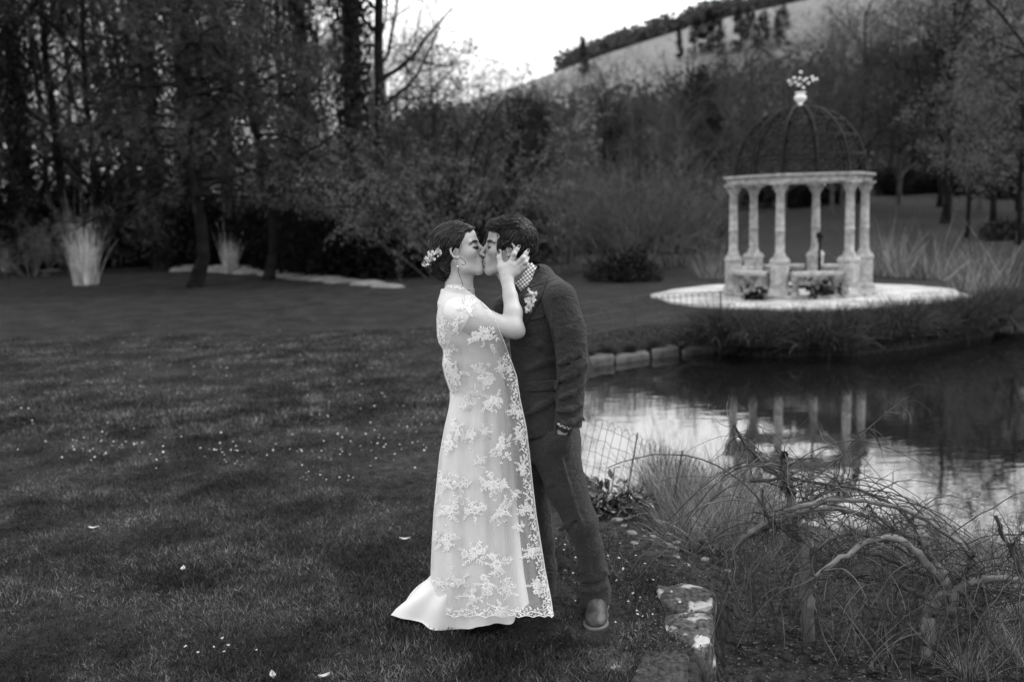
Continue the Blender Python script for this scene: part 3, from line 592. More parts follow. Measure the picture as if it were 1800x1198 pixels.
# curved benches between the columns (open at the front right)
for i in (0, 1, 2, 3, 4):
    t0, t1 = TH[i] + .17, TH[i] + math.radians(60) - .17
    q = np.linspace(t0, t1, 9); mb = MB(); V = []
    for z in (.47, .50, .555, .57):
        ri, ro = (1.10, 1.42) if z in (.50, .555) else (1.12, 1.40)
        V += [(math.cos(x) * r_, math.sin(x) * r_, z) for r_ in (ri, ro) for x in q]
    F = []; n = 9
    for L_ in range(3):
        b0, b1 = L_ * 18, L_ * 18 + 18
        for j in range(n - 1):
            F += [(b0 + j, b0 + j + 1, b1 + j + 1, b1 + j), (b0 + n + j + 1, b0 + n + j, b1 + n + j, b1 + n + j + 1)]
        F += [(b0, b0 + n, b1 + n, b1), (b0 + 2 * n - 1, b0 + n - 1, b1 + n - 1, b1 + 2 * n - 1)]
    for j in range(n - 1): F += [(j, j + n, j + n + 1, j + 1), (54 + j + 1, 54 + j + n + 1, 54 + j + n, 54 + j)]
    be = link('bench', mb.add(V, np.array(F)).mesh('bench', M['stone'], False), pav)
    for f in (.0, .5, 1.0):                                         # carved scroll supports
        x = t0 + .05 + (t1 - t0 - .10) * f; e = np.array([math.cos(x), math.sin(x), 0]); s_ = np.array([-math.sin(x), math.cos(x), 0]); mb = MB()
        prof = [(.14, .07), (.14, .12), (.09, .16), (.05, .22), (.06, .30), (.10, .36), (.13, .41), (.13, .47)]
        wd = .05 if f != .5 else .055
        V = []
        for h, z in prof:
            for sx_, sy_ in ((-1, -1), (1, -1), (1, 1), (-1, 1)): V.append(e * (1.26 + sx_ * h * .95) + s_ * (sy_ * (wd + (h - .05) * .35)) + np.array([0, 0, z]))
        F = []
        for j in range(len(prof) - 1):
            for c in range(4): F.append((j * 4 + c, j * 4 + (c + 1) % 4, j * 4 + 4 + (c + 1) % 4, j * 4 + 4 + c))
        mb.add(V, np.array(F))
        if f == .5:
            for sgn in (-1, 1):                                     # side scrolls
                th_ = np.linspace(0, 5.5, 16); rr = .075 * (1 - th_ / 7.5); P = np.array([e * 1.36 + s_ * (sgn * (.13 - rr[j] * math.cos(th_[j]))) + np.array([0, 0, .30 + rr[j] * math.sin(th_[j])]) for j in range(16)]); mb.add(*tubes(P, np.full(16, .022), 5))
        link('support', mb.mesh('support', M['stone_dk'], True), be)
# things standing in and around the pavilion
def small_plant(label, x, y, z, h, n, lw, mat_, spread=.35, name='potted_plant', cat='plant', ln=.13):
    global RNG
    RNG = np.random.default_rng(int(abs(x * 1000 + y * 77)) + n); k = max(5, n // 12)
    d = nrm(RNG.normal(size=(k, 3)) * np.array([spread, spread, .2]) + np.array([0, 0, .7])); P = np.zeros((k, 4, 3))
    for i in range(1, 4): P[:, i] = P[:, i - 1] + d * h / 3; d = nrm(d + RNG.normal(size=d.shape) * .25)
    t = thing(name, label, cat, (x, y, z)); V, F = tubes(P, np.full((k, 4), .006), 4); link('stem', mesh('stem', V, F, M['twig']), t)
    q, dd = leafpts(P, max(1, n // k), .03); s = ln * RNG.uniform(.6, 1.4, len(q)); V, F = leaves(q, dd * .3 + RNG.normal(size=q.shape), s, s * lw); link('foliage', mesh('foliage', V, F, mat_), t); return t
p = at(1443, 525, 17.85); small_plant('dark leafy plant growing at the foot of the right front bench of the pavilion', p[0], p[1], PZ, .42, 150, .5, M['ivy'], .9)
p = at(1318, 524, 17.9); small_plant('dark leafy plant growing at the foot of the left front bench of the pavilion', p[0], p[1], PZ, .3, 70, .5, M['ivy'], .7)
sd_ = thing('iron_post', 'thin dark iron post with a knob standing inside the pavilion', 'post', (at(1440, 480, 19.3)[0], 19.3, PZ + .0))
link('shaft', mesh('post_shaft', *lathe([(0, 0), (.12, 0), (.10, .05), (.035, .09), (.03, .6), (.05, .62), (.03, .65), (.025, .95), (.05, .98), (.035, 1.02)], 10), M['iron']), sd_)
link('knob', mesh('post_knob', *lathe([(.03, 1.01), (.07, 1.05), (.075, 1.09), (.05, 1.14), (0, 1.16)], 10), M['iron']), sd_)
# ------------------------------------------------------------------ sculpting kit: smooth distance fields turned into one skin by surface nets
Y0 = 4.2
S = float(at(901, 740, Y0)[0] - at(900, 740, Y0)[0])      # metres that one picture pixel spans at the couple
def P(px, py, d=0.0): return at(px, py, Y0 + d)
class Field:
    def __init__(s, lo, hi, h):
        s.lo = np.array(lo, float); s.h = h; s.n = np.ceil((np.array(hi) - s.lo) / h).astype(int) + 1
        s.d = np.full(s.n, .05, np.float32)
        s.ax = [s.lo[i] + h * np.arange(s.n[i]) for i in range(3)]
    def _sl(s, lo, hi):
        a = np.clip(np.floor((np.array(lo) - s.lo) / s.h).astype(int), 0, s.n); b = np.clip(np.ceil((np.array(hi) - s.lo) / s.h).astype(int) + 1, 0, s.n)
        return a, b
    def apply(s, f, lo, hi, k, op='add', m=None):
        m = k + 3 * s.h if m is None else m
        a, b = s._sl(np.array(lo) - m, np.array(hi) + m)
        if np.any(b <= a): return s
        sl = tuple(slice(a[i], b[i]) for i in range(3))
        X = s.ax[0][a[0]:b[0], None, None]; Y = s.ax[1][None, a[1]:b[1], None]; Z = s.ax[2][None, None, a[2]:b[2]]
        v = f(X, Y, Z); c = s.d[sl]
        if op == 'add':
            h = np.maximum(k - np.abs(c - v), 0) / max(k, 1e-9); s.d[sl] = np.minimum(c, v) - h * h * k * .25
        elif op == 'sub':
            v = -v; h = np.maximum(k - np.abs(c - v), 0) / max(k, 1e-9); s.d[sl] = np.maximum(c, v) + h * h * k * .25
        else: s.d[sl] = c + v
        return s
    def rc(s, a, b, ra, rb, k=.01, op='add', sc=None):
        """tapered capsule; sc squashes it across axes"""
        a = np.array(a, float); b = np.array(b, float); e = b - a; L2 = e @ e + 1e-12
        def f(X, Y, Z):
            t = np.clip(((X - a[0]) * e[0] + (Y - a[1]) * e[1] + (Z - a[2]) * e[2]) / L2, 0, 1)
            return np.sqrt((X - a[0] - t * e[0]) ** 2 + (Y - a[1] - t * e[1]) ** 2 + (Z - a[2] - t * e[2]) ** 2) - (ra + (rb - ra) * t)
        r = max(ra, rb); return s.apply(f, np.minimum(a, b) - r, np.maximum(a, b) + r, k, op)
    def chain(s, pts, rs, k=.01, op='add'):
        for i in range(len(pts) - 1): s.rc(pts[i], pts[i + 1], rs[i], rs[i + 1], k, op)
        return s
    def ell(s, c, r, k=.01, op='add', Rm=None):
        c = np.array(c, float); r = np.array(r, float); Q = np.eye(3) if Rm is None else np.array(Rm)
        def f(X, Y, Z):
            x, y, z = X - c[0], Y - c[1], Z - c[2]
            u = [(Q[0, i] * x + Q[1, i] * y + Q[2, i] * z) for i in range(3)]
            k0 = np.sqrt((u[0] / r[0]) ** 2 + (u[1] / r[1]) ** 2 + (u[2] / r[2]) ** 2) + 1e-6
            k1 = np.sqrt((u[0] / r[0] ** 2) ** 2 + (u[1] / r[1] ** 2) ** 2 + (u[2] / r[2] ** 2) ** 2) + 1e-6
            return k0 * (k0 - 1) / k1
        R = r.max() if Rm is not None else r
        return s.apply(f, c - R, c + R, k, op)
    def loft(s, rows, k=.01, pw=2.0):
        """rows: (z, cx, cy, a, b), z ascending -> a body of elliptical sections"""
        rows = np.array(sorted(rows)); z = rows[:, 0]
        def f(X, Y, Z):
            zz = Z; cx, cyy, a, b = [np.interp(zz, z, rows[:, i]) for i in (1, 2, 3, 4)]
            q = (np.abs((X - cx) / a) ** pw + np.abs((Y - cyy) / b) ** pw) ** (1 / pw)
            d = (q - 1) * np.minimum(a, b)
            return np.maximum(d, np.maximum(z[0] - zz, zz - z[-1]))
        lo = (np.min(rows[:, 1] - rows[:, 3]), np.min(rows[:, 2] - rows[:, 4]), z[0]); hi = (np.max(rows[:, 1] + rows[:, 3]), np.max(rows[:, 2] + rows[:, 4]), z[-1])
        return s.apply(f, lo, hi, k)
    def cut(s, p, n, k=.003):
        """keep the side that n points away from"""
        n = nrm(np.array(n, float)); p = np.array(p)
        v = (s.ax[0][:, None, None] - p[0]) * n[0] + (s.ax[1][None, :, None] - p[1]) * n[1] + (s.ax[2][None, None, :] - p[2]) * n[2]
        h = np.maximum(k - np.abs(s.d - v), 0) / k; s.d = np.maximum(s.d, v) + h * h * k * .25; return s
    def bumpy(s, amp, sc, seed=0, lo=None, hi=None):
        X, Y, Z = np.meshgrid(*s.ax, indexing='ij'); near = np.abs(s.d) < .03
        p = np.stack([X[near], Y[near], Z[near]], 1); s.d[near] += (amp * vnoise(p, sc, seed)).astype(np.float32); return s
    def sample(s, p):
        g = (np.asarray(p) - s.lo) / s.h; i = np.clip(np.floor(g).astype(int), 0, s.n - 2); u = g - i; o = 0
        for dx in (0, 1):
            for dy in (0, 1):
                for dz in (0, 1):
                    w_ = (u[..., 0] if dx else 1 - u[..., 0]) * (u[..., 1] if dy else 1 - u[..., 1]) * (u[..., 2] if dz else 1 - u[..., 2])
                    o = o + w_ * s.d[i[..., 0] + dx, i[..., 1] + dy, i[..., 2] + dz]
        return o
    def grad(s, p):
        e = s.h; return nrm(np.stack([s.sample(p + np.eye(3)[i] * e) - s.sample(p - np.eye(3)[i] * e) for i in range(3)], -1))
    def skin(s):
        d = s.d.copy(); d[0] = d[-1] = .05; d[:, 0] = d[:, -1] = .05; d[:, :, 0] = d[:, :, -1] = .05
        n = d.shape; ins = d < 0; cnt = np.zeros([k - 1 for k in n], np.int8)
        for dx in (0, 1):
            for dy in (0, 1):
                for dz in (0, 1): cnt += ins[dx:n[0] - 1 + dx, dy:n[1] - 1 + dy, dz:n[2] - 1 + dz]
        act = (cnt > 0) & (cnt < 8); idx = np.full(act.shape, -1, np.int32); c = np.argwhere(act); idx[act] = np.arange(len(c))
        acc = np.zeros((len(c), 3)); num = np.zeros(len(c))
        for ax in range(3):
            o1, o2 = [q for q in range(3) if q != ax]
            for a_ in (0, 1):
                for b_ in (0, 1):
                    p0 = c.copy(); p0[:, o1] += a_; p0[:, o2] += b_; p1 = p0.copy(); p1[:, ax] += 1
                    v0 = d[p0[:, 0], p0[:, 1], p0[:, 2]]; v1 = d[p1[:, 0], p1[:, 1], p1[:, 2]]; cr_ = (v0 < 0) != (v1 < 0)
                    t = np.where(cr_, v0 / (v0 - v1 + 1e-20), 0); q = p0.astype(float); q[:, ax] += t
                    acc[cr_] += q[cr_]; num[cr_] += 1
        V = s.lo + s.h * acc / num[:, None]; F = []
        for ax in range(3):
            o1, o2 = [(1, 2), (2, 0), (0, 1)][ax]
            sl0 = [slice(None)] * 3; sl1 = [slice(None)] * 3; sl0[ax] = slice(0, n[ax] - 1); sl1[ax] = slice(1, n[ax])
            e = np.argwhere(ins[tuple(sl0)] != ins[tuple(sl1)])
            e = e[(e[:, o1] > 0) & (e[:, o2] > 0) & (e[:, o1] < n[o1] - 1) & (e[:, o2] < n[o2] - 1)]
            q = []
            for a_, b_ in ((1, 1), (0, 1), (0, 0), (1, 0)):
                t = e.copy(); t[:, o1] -= a_; t[:, o2] -= b_; q.append(idx[t[:, 0], t[:, 1], t[:, 2]])
            q = np.stack(q, 1); fl = ~ins[e[:, 0], e[:, 1], e[:, 2]]; q[fl] = q[fl][:, ::-1]; F.append(q)
        return V, np.concatenate(F)
    def hmap(s):
        """depth (world y) of the first surface met from the camera's side"""
        ins = s.d < 0; any_ = ins.any(1); j = ins.argmax(1); j0 = np.maximum(j - 1, 0); I, K = np.meshgrid(np.arange(s.n[0]), np.arange(s.n[2]), indexing='ij')
        v0 = s.d[I, j0, K]; v1 = s.d[I, j, K]; t = np.where(j > 0, v0 / (v0 - v1 + 1e-9), 0)
        s.hm = np.where(any_, s.lo[1] + s.h * (j0 + np.clip(t, 0, 1)), np.nan); return s
    def depth(s, x, z):
        i = np.clip(np.round((x - s.lo[0]) / s.h).astype(int), 0, s.n[0] - 1); k = np.clip(np.round((z - s.lo[2]) / s.h).astype(int), 0, s.n[2] - 1); return s.hm[i, k]
def onto(F, px, py, off=.002, guess=-.1):
    """points of the picture laid on the near surface of field F"""
    px = np.asarray(px, float).ravel(); py = np.asarray(py, float).ravel(); y = np.full(px.shape, Y0 + guess)
    for _ in range(4):
        q = np.array([at(a, b, c) for a, b, c in zip(px, py, y)]); dd = F.depth(q[:, 0], q[:, 2]); y = np.where(np.isnan(dd), y, dd)
    q = np.array([at(a, b, c - off) for a, b, c in zip(px, py, y)]); return q
def resamp(c, n):
    c = np.array(c, float); l = np.concatenate([[0], np.cumsum(np.hypot(*np.diff(c, axis=0).T))]); t = np.linspace(0, l[-1], n); return np.stack([np.interp(t, l, c[:, 0]), np.interp(t, l, c[:, 1])], 1)
def panel(name, F, A, B, nu, nv, off, thick, mat_, parent, uv=None, guess=-.1, sm=2):
    """a cloth panel between two picture curves, laid on F, with real thickness"""
    A = resamp(A, nu); B = resamp(B, nu); t = np.linspace(0, 1, nv)[None, :, None]; G = A[:, None] * (1 - t) + B[:, None] * t
    q = onto(F, G[..., 0], G[..., 1], off, guess).reshape(nu, nv, 3)
    for _ in range(sm):
        y = q[..., 1].copy(); y[1:-1] = (q[:-2, :, 1] + 2 * q[1:-1, :, 1] + q[2:, :, 1]) / 4; y[:, 1:-1] = (y[:, :-2] + 2 * y[:, 1:-1] + y[:, 2:]) / 4; q[..., 1] = np.minimum(y, q[..., 1])
    front = q.reshape(-1, 3); back = front + np.array([0, thick, 0]); N = nu * nv
    i = np.arange(nu - 1)[:, None] * nv; j = np.arange(nv - 1)[None]; f = np.stack([i + j, i + nv + j, i + nv + j + 1, i + j + 1], -1).reshape(-1, 4)
    bd = list(range(0, nv)) + [k * nv + nv - 1 for k in range(1, nu)] + [(nu - 1) * nv + k for k in range(nv - 2, -1, -1)] + [k * nv for k in range(nu - 2, 0, -1)]
    rim = np.array([(bd[k], bd[(k + 1) % len(bd)], bd[(k + 1) % len(bd)] + N, bd[k] + N) for k in range(len(bd))])
    me = mesh(name, np.concatenate([front, back]), [np.concatenate([f, f[:, ::-1] + N, rim])], mat_)
    if uv:
        uu = np.concatenate([G.reshape(-1, 2)] * 2); at_ = me.attributes.new('weave', 'FLOAT_VECTOR', 'POINT'); at_.data.foreach_set('vector', np.concatenate([uu, np.zeros((2 * N, 1))], 1).astype(np.float32).ravel())
    return link(name, me, parent)

# ------------------------------------------------------------------ heads
class Head:
    """canonical head: x forward, y to its left, z up; 1 unit = chin to crown, origin at eye level"""
    def __init__(s, c, H, tilt, yaw, face, roll=0):
        s.c = np.array(c); s.H = H; f = 1 if face > 0 else -1
        ct, st = math.cos(math.radians(tilt)), math.sin(math.radians(tilt))
        fx = np.array([f * ct, 0, st]); uz = np.array([-f * st, 0, ct])
        ya = math.radians(yaw); Rz = np.array([[math.cos(ya), -math.sin(ya), 0], [math.sin(ya), math.cos(ya), 0], [0, 0, 1]])
        fx = Rz @ fx; uz = Rz @ uz; ly = np.cross(uz, fx)
        ro = math.radians(roll); uz, ly = uz * math.cos(ro) + ly * math.sin(ro), ly * math.cos(ro) - uz * math.sin(ro)
        s.M = np.stack([fx, ly, uz], 1)
    def p(s, x, y, z): return s.c + s.M @ (np.array([x, y, z]) * s.H)
    def inv(s, q): return ((np.asarray(q) - s.c) @ s.M) / s.H
    def sculpt(s, F, fem=False, edx=.06):
        H = s.H; E = lambda c, r, k=.03, op='add': F.ell(s.p(*c), np.array(r) * H, k * H, op, s.M)
        C = lambda a, b, ra, rb, k=.03, op='add': F.rc(s.p(*a), s.p(*b), ra * H, rb * H, k * H, op)
        E((-.06, 0, .16), (.41, .325, .345)); E((.07, 0, .17), (.30, .285, .29), .06)
        E((.10, 0, -.12), (.27, .25, .33), .08)
        for y in (-1, 1):
            C((-.03, y * .235, -.18), (.05, y * .20, -.33), .07, .065, .08); C((.05, y * .20, -.33), (.27, y * .06, -.44), .065, .075, .08)
            E((.22, y * .185, -.09), (.12, .09, .09), .10)
        E((.27, 0, -.42), (.10, .11, .085), .07); E((.315, 0, -.29), (.09, .12, .13), .07)
        for y in (-1, 1):
            C((.345, y * .04, .075), (.27, y * .20, .08), .035, .035, .05)
            E((.375, y * .125, .0), (.055, .085, .055), .06, 'sub')
            E((.272, y * .13, -.005), (.075, .078, .07), .015)
            C((.352, y * .085, -.018), (.318, y * .19, -.022), .006, .006, .006, 'sub')
        C((.365, 0, .02), (.455, 0, -.15), .028, .034, .045); E((.462, 0, -.17), (.04, .042, .036), .03)
        for y in (-1, 1): E((.415, y * .05, -.185), (.035, .026, .028), .02); E((.44, y * .027, -.212), (.02, .012, .012), .006, 'sub')
        C((.385, 0, -.29), (.335, .085, -.315), .026, .014, .02); C((.385, 0, -.29), (.335, -.085, -.315), .026, .014, .02)
        C((.375, 0, -.345), (.325, .075, -.325), .030, .016, .02); C((.375, 0, -.345), (.325, -.075, -.325), .030, .016, .02)
        C((.41, 0, -.317), (.33, .09, -.322), .006, .005, .006, 'sub'); C((.41, 0, -.317), (.33, -.09, -.322), .006, .005, .006, 'sub')
        E((.36, 0, -.385), (.04, .07, .02), .02, 'sub')
        for y in (-1, 1):                                            # ears
            a = [(-.005, .0), (.012, .06), (-.015, .115), (-.065, .125), (-.10, .085), (-.10, .02), (-.075, -.05), (-.03, -.085), (-.005, -.07)]
            pts = [s.p(x - .02 + edx, y * (.305 + .075 * min(1, max(0, -x * 12))), z - .05) for x, z in a]
            F.chain(pts, [.019 * H] * len(pts), .012 * H)
            E((-.06 + edx, y * .30, -.045), (.055, .016, .10), .02); C((-.045 + edx, y * .33, .02), (-.085 + edx, y * .35, -.03), .013, .013, .012)
            E((-.04 + edx, y * .345, -.05), (.024, .028, .04), .01, 'sub'); E((-.02 + edx, y * .305, -.06), (.014, .018, .022), .01)
        return s
    def tint(s, V, lips=.55, blush=0.0):
        q = s.inv(V); t = np.ones(len(V)); x, y, z = q.T
        l = (x > .30) & (np.abs(y) < .10) & (np.abs(z + .318) < .05 * np.sqrt(np.clip(1 - (y / .105) ** 2, 0, 1))); t[l] = lips
        n_ = (np.abs(np.abs(y) - .027) < .016) & (np.abs(z + .208) < .014) & (x > .40); t[n_] = .25
        return t
    def hairstrip(s, name, pts, n, ln, wd, d, mat_, parent, seed):
        """short hairs along a line on the face: brows, lashes"""
        rg = np.random.default_rng(seed); pts = np.array(pts); t = rg.uniform(0, len(pts) - 1.001, n); i = t.astype(int); u = (t - i)[:, None]
        c = pts[i] * (1 - u) + pts[i + 1] * u; c = c + rg.normal(size=c.shape) * [0, .004, .008]
        w_ = np.array([s.p(*q) for q in c]); dd = np.array([s.M @ (np.array(d) + rg.normal(size=3) * .25) for _ in range(n)])
        V, F4, F3 = blades(w_, dd, ln * s.H, wd * s.H); return link(name, mesh(name, V, [F4, F3], mat_), parent)
def strands(F, seeds, dirf, n, step, w0, off, seed, k=3, curl=.25):
    """thin locks laid along a hair surface"""
    rg = np.random.default_rng(seed); p = seeds.copy(); out = np.zeros((len(p), n, 3)); o = off * rg.uniform(.2, 1.6, len(p))[:, None]; wob = rg.normal(size=p.shape) * curl
    for i in range(n):
        g = F.grad(p); p = p - g * F.sample(p)[:, None]; out[:, i] = p + g * o * (1 if 0 < i < n - 1 else (-.4 if i == 0 else .5))
        d = dirf(p) + wob; d = d - (d * g).sum(1, keepdims=True) * g; p = p + nrm(d) * step
    R = np.linspace(1, .35, n)[None] * w0 * rg.uniform(.5, 1.4, len(p))[:, None]
    return tubes(out, R, k)

def hair_locks(name, F, layers, dirf, seed, mat_, parent, host):
    Vs, Fs, ts, n = [], [], [], 0; rg = np.random.default_rng(seed)
    for (sd_pts, m, step, w0, off, curl) in layers:
        V, Q = strands(F, sd_pts, dirf, m, step, w0, off, seed + m, curl=curl); k = len(sd_pts); t = np.clip(rg.lognormal(0, .75, k), .15, 5.0)
        Vs.append(V); Fs.append(Q + n); ts.append(np.repeat(t, m * 3)); n += len(V)
    me = mesh(name, np.concatenate(Vs) - np.array(host.location), [np.concatenate(Fs)], mat_); settint(me, np.concatenate(ts)); return tag(link(name, me, parent), kind='stuff')
M['skin_f'] = mat('bride_skin', .40, .5, .06, 14, bump=.04, bsc=160, spec=.3, tint=True)
M['skin_m'] = mat('groom_skin', .31, .5, .08, 14, bump=.06, bsc=160, spec=.3, tint=True)
M['hair_f'] = mat('bride_hair', .008, .5, .5, 30, bump=.5, bsc=90, spec=.12)
M['hair_m'] = mat('groom_hair', .006, .5, .5, 30, bump=.5, bsc=120, spec=.12)
M['strand_f'] = mat('bride_strands', .018, .30, .3, 40, spec=.35, tint=True)
M['strand_m'] = mat('groom_strands', .015, .30, .3, 60, spec=.32, tint=True)
M['brow'] = mat('brow_hair', .035, .6)
def settint(me, t):
    a = me.attributes.new('tint', 'FLOAT', 'POINT'); a.data.foreach_set('value', np.asarray(t, np.float32))
def surfpts(V, rg, n, keep): 
    c = V[keep(V)]; return c[rg.integers(0, len(c), n)]
px_ = S
# ================================================================== the bride
bride = thing('person', 'dark haired bride in white satin and sheer lace cape, holding the face of her groom', 'person', P(850, 1083, .0) * [1, 1, 0])
INV_B = Matrix.Translation(-Vector(bride.location))
def bpart(name, V, Fs, mats, parent=None, smooth=True):
    """geometry given in place; the parent empty stands at the feet"""
    me = mesh(name, np.asarray(V) - np.array(bride.location), Fs, mats, smooth); return link(name, me, parent or bride)
hb = Head(P(805.5, 439, .012), 97 * S, 13, -8, 1)
lo = P(750, 600, -.30); hi = P(950, 380, .22)
lo = np.array([P(752, 600)[0], Y0 - .30, P(850, 625)[2]]); hi = np.array([P(950, 500)[0], Y0 + .23, P(850, 385)[2]])
Fb = Field(lo, hi, .0021)
hb.sculpt(Fb, True)
Fb.rc(P(806, 462, .01), P(804, 520, .005), 20.5 * S, 22.5 * S, .03); Fb.rc(P(820, 485, .01), P(824, 520, .0), 8 * S, 9 * S, .03)
zz = lambda py, px=815: float(P(px, py)[2]); xx = lambda px, py=550: float(P(px, py)[0])
Fb.loft([(zz(625), xx(830), Y0, 44 * S, .125), (zz(580), xx(825), Y0, 46 * S, .135), (zz(550), xx(812), Y0, 38 * S, .14), (zz(530), xx(806), Y0, 33 * S, .12), (zz(516), xx(804), Y0, 25 * S, .07)], .03)
Fb.chain([P(803, 525, 0), P(803, 545, -.13)], [20 * S, 21 * S], .03); Fb.chain([P(803, 525, 0), P(808, 545, .14)], [20 * S, 20 * S], .03)
SH, EL, WR = P(806, 556, -.145), P(903, 577, -.222), P(891.5, 492, -.122)
Fb.rc(SH, (SH + EL) / 2, 21.5 * S, 20 * S, .02); Fb.rc((SH + EL) / 2, EL, 20 * S, 16.5 * S, .02)
Fb.ell(P(912, 583, -.222), (10 * S, 10 * S, 10 * S), .02)
Fb.chain([EL, P(902, 549, -.19), P(897, 521, -.155), WR], [15.5 * S, 15.2 * S, 11.8 * S, 10.2 * S], .012)
# the far arm, bent forward under the cape
Fb.chain([P(808, 552, .15), P(845, 600, .19)], [21 * S, 16 * S], .02)
# the hand on his cheek: palm, thumb and four fingers
px = lambda x, y: (790 + x / 9.218, 370 + y / 9.218)
def fp(x, y, d): return P(*px(x, y), d)
Fb.rc(WR, fp(915, 1000, -.108), 10.2 * S, 10 * S, .012)
for (kx, ky) in ((985, 865), (1050, 895), (1085, 940), (1090, 1000)):
    Fb.rc(fp(925, 1045, -.113), fp(kx, ky, -.107), 8.2 * S, 5.6 * S, .012)
Fb.chain([fp(890, 1040, -.108), fp(845, 930, -.105), fp(808, 760, -.098), fp(818, 655, -.094)], [8 * S, 6.2 * S, 4.2 * S, 3.0 * S], .008)          # thumb
Fb.rc(fp(850, 920, -.106), fp(970, 880, -.106), 5 * S, 5 * S, .02)                                                                            # web
Fb.chain([fp(985, 865, -.107), fp(1048, 700, -.113), fp(1092, 630, -.108), fp(1130, 575, -.103)], [5.0 * S, 4.2 * S, 3.5 * S, 2.6 * S], .006)
Fb.chain([fp(1055, 895, -.107), fp(1195, 765, -.114), fp(1240, 690, -.106), fp(1280, 640, -.100)], [4.9 * S, 4.2 * S, 3.5 * S, 2.6 * S], .006)
Fb.chain([fp(1090, 940, -.105), fp(1228, 835, -.112), fp(1258, 780, -.104), fp(1272, 745, -.098)], [4.5 * S, 3.9 * S, 3.2 * S, 2.4 * S], .006)
Fb.chain([fp(1095, 1000, -.102), fp(1200, 925, -.106), fp(1245, 890, -.104), fp(1268, 860, -.098)], [4.0 * S, 3.5 * S, 3.1 * S, 2.4 * S], .006)
for (kx, ky, d) in ((985, 860, -.107), (1052, 890, -.107), (1088, 938, -.105), (1048, 700, -.113), (1195, 765, -.114), (1228, 835, -.112)):
    Fb.ell(fp(kx, ky, d - .006), (3.6 * S,) * 3, .008)
Vb, Qb = Fb.skin()
tb = hb.tint(Vb, .45)
# hidden lower body, coarser, inside the dress: pelvis, legs, feet
Fl = Field(np.array([P(770, 800)[0], Y0 - .22, -.01]), np.array([P(915, 800)[0], Y0 + .22, zz(605)]), .008)
Fl.loft([(zz(760), xx(838), Y0, 46 * S, .15), (zz(690), xx(838), Y0, 42 * S, .13), (zz(650), xx(836), Y0, 38 * S, .115), (zz(600), xx(828), Y0, 44 * S, .125)], .03)
for dd, fx_ in ((-.075, 850), (.075, 815)):
    Fl.chain([P(838, 760, dd), P(845, 915, dd), P(fx_ - 8, 1050, dd)], [32 * S, 21 * S, 14 * S], .03); Fl.chain([P(fx_ - 10, 1055, dd), P(fx_ + 28, 1072, dd)], [13 * S, 9 * S], .02)
V2, Q2 = Fl.skin()
bm_ = mesh('body', np.concatenate([Vb, V2]) - np.array(bride.location), [np.concatenate([Qb, Q2 + len(Vb)])], M['skin_f']); settint(bm_, np.concatenate([tb, np.ones(len(V2))]))
body_b = link('body', bm_, bride)
# brows, lashes, nails
def bstrip(*a): o = hb.hairstrip(*a); o.location = -Vector(bride.location); return o
for y in (-1, 1):
    bstrip('eyebrow', [(.385, y * .045, .045), (.368, y * .10, .066), (.335, y * .17, .068), (.275, y * .235, .040)], 150, .045, .006, (-.2, y * .8, .25), M['brow'], bride, 5 + y)
    bstrip('eyelash', [(.358, y * .08, -.025), (.350, y * .12, -.040), (.332, y * .165, -.040), (.295, y * .22, -.020)], 160, .05, .008, (.8, y * .35, -.5), M['brow'], bride, 9 + y)
M['nail'] = mat('dark_nail', .06, .5, spec=.2)
for a_, b_, r_ in ((fp(1118, 595, -.106), fp(1140, 562, -.104), 2.2), (fp(1265, 660, -.104), fp(1290, 625, -.102), 2.2), (fp(1266, 762, -.102), fp(1277, 735, -.100), 2.0), (fp(803, 690, -.097), fp(806, 652, -.096), 2.4)):
    F_ = Field(np.minimum(a_, b_) - .014, np.maximum(a_, b_) + .014, .0016); F_.rc(a_ - [0, .004, 0], b_ - [0, .003, 0], r_ * S * .8, r_ * S * .75, .003); V, Q = F_.skin(); bpart('fingernail', V, [Q], M['nail'])
# hair: swept back into a low bun
lo = np.array([P(745, 500)[0], Y0 - .14, zz(503)]); hi = np.array([P(852, 400)[0], Y0 + .16, zz(380)])
Fh = Field(lo, hi, .0024)
Fh.ell(P(796, 428, .012), (40 * S, .090, 37 * S), .01); Fh.ell(P(774, 458, .012), (21 * S, .060, 27 * S), .02); Fh.ell(P(782, 474, .012), (18 * S, .055, 20 * S), .02)
for d in (-.035, 0, .035, .06): Fh.rc(P(800, 403, d + .006), P(838, 407, d * .8 + .012), 11 * S, 5 * S, .02)
Fh.ell(P(850, 444, .012), (44 * S, .30, 43 * S), .010, 'sub')
Fh.ell(P(801, 452, -.085), (13 * S, .035, 18 * S), .008, 'sub'); Fh.ell(P(812, 470, -.08), (16 * S, .06, 18 * S), .01, 'sub'); Fh.ell(P(812, 475, .0), (14 * S, .05, 20 * S), .01, 'sub')
Fh.bumpy(.0016, 130, 3)
V, Q = Fh.skin(); hair_b = bpart('hair', V, [Q], M['hair_f'])
rg = np.random.default_rng(4); bun = P(772, 462, .0)
def bdir(p):
    t = bun - p; t[:, 1] *= .3; d = nrm(t); far = np.linalg.norm(bun - p, axis=1)[:, None] < .045
    sw = np.cross(p - bun, np.array([0, 1.0, 0])); d = np.where(far, nrm(sw), d + np.array([-.4, 0, .25]) * np.clip((p[:, 2:3] - zz(420)) / .03, 0, 1)); return d
sp = surfpts(V, rg, 1500, lambda v: v[:, 1] < Y0 + .06)
hair_locks('hair_strands', Fh, [(sp, 9, .008, .0010, .0022, .2), (sp[:420], 10, .0085, .0026, .0022, .14), (sp[420:480], 8, .010, .0007, .010, .5)], bdir, 6, M['strand_f'], hair_b, bride)
tn = []
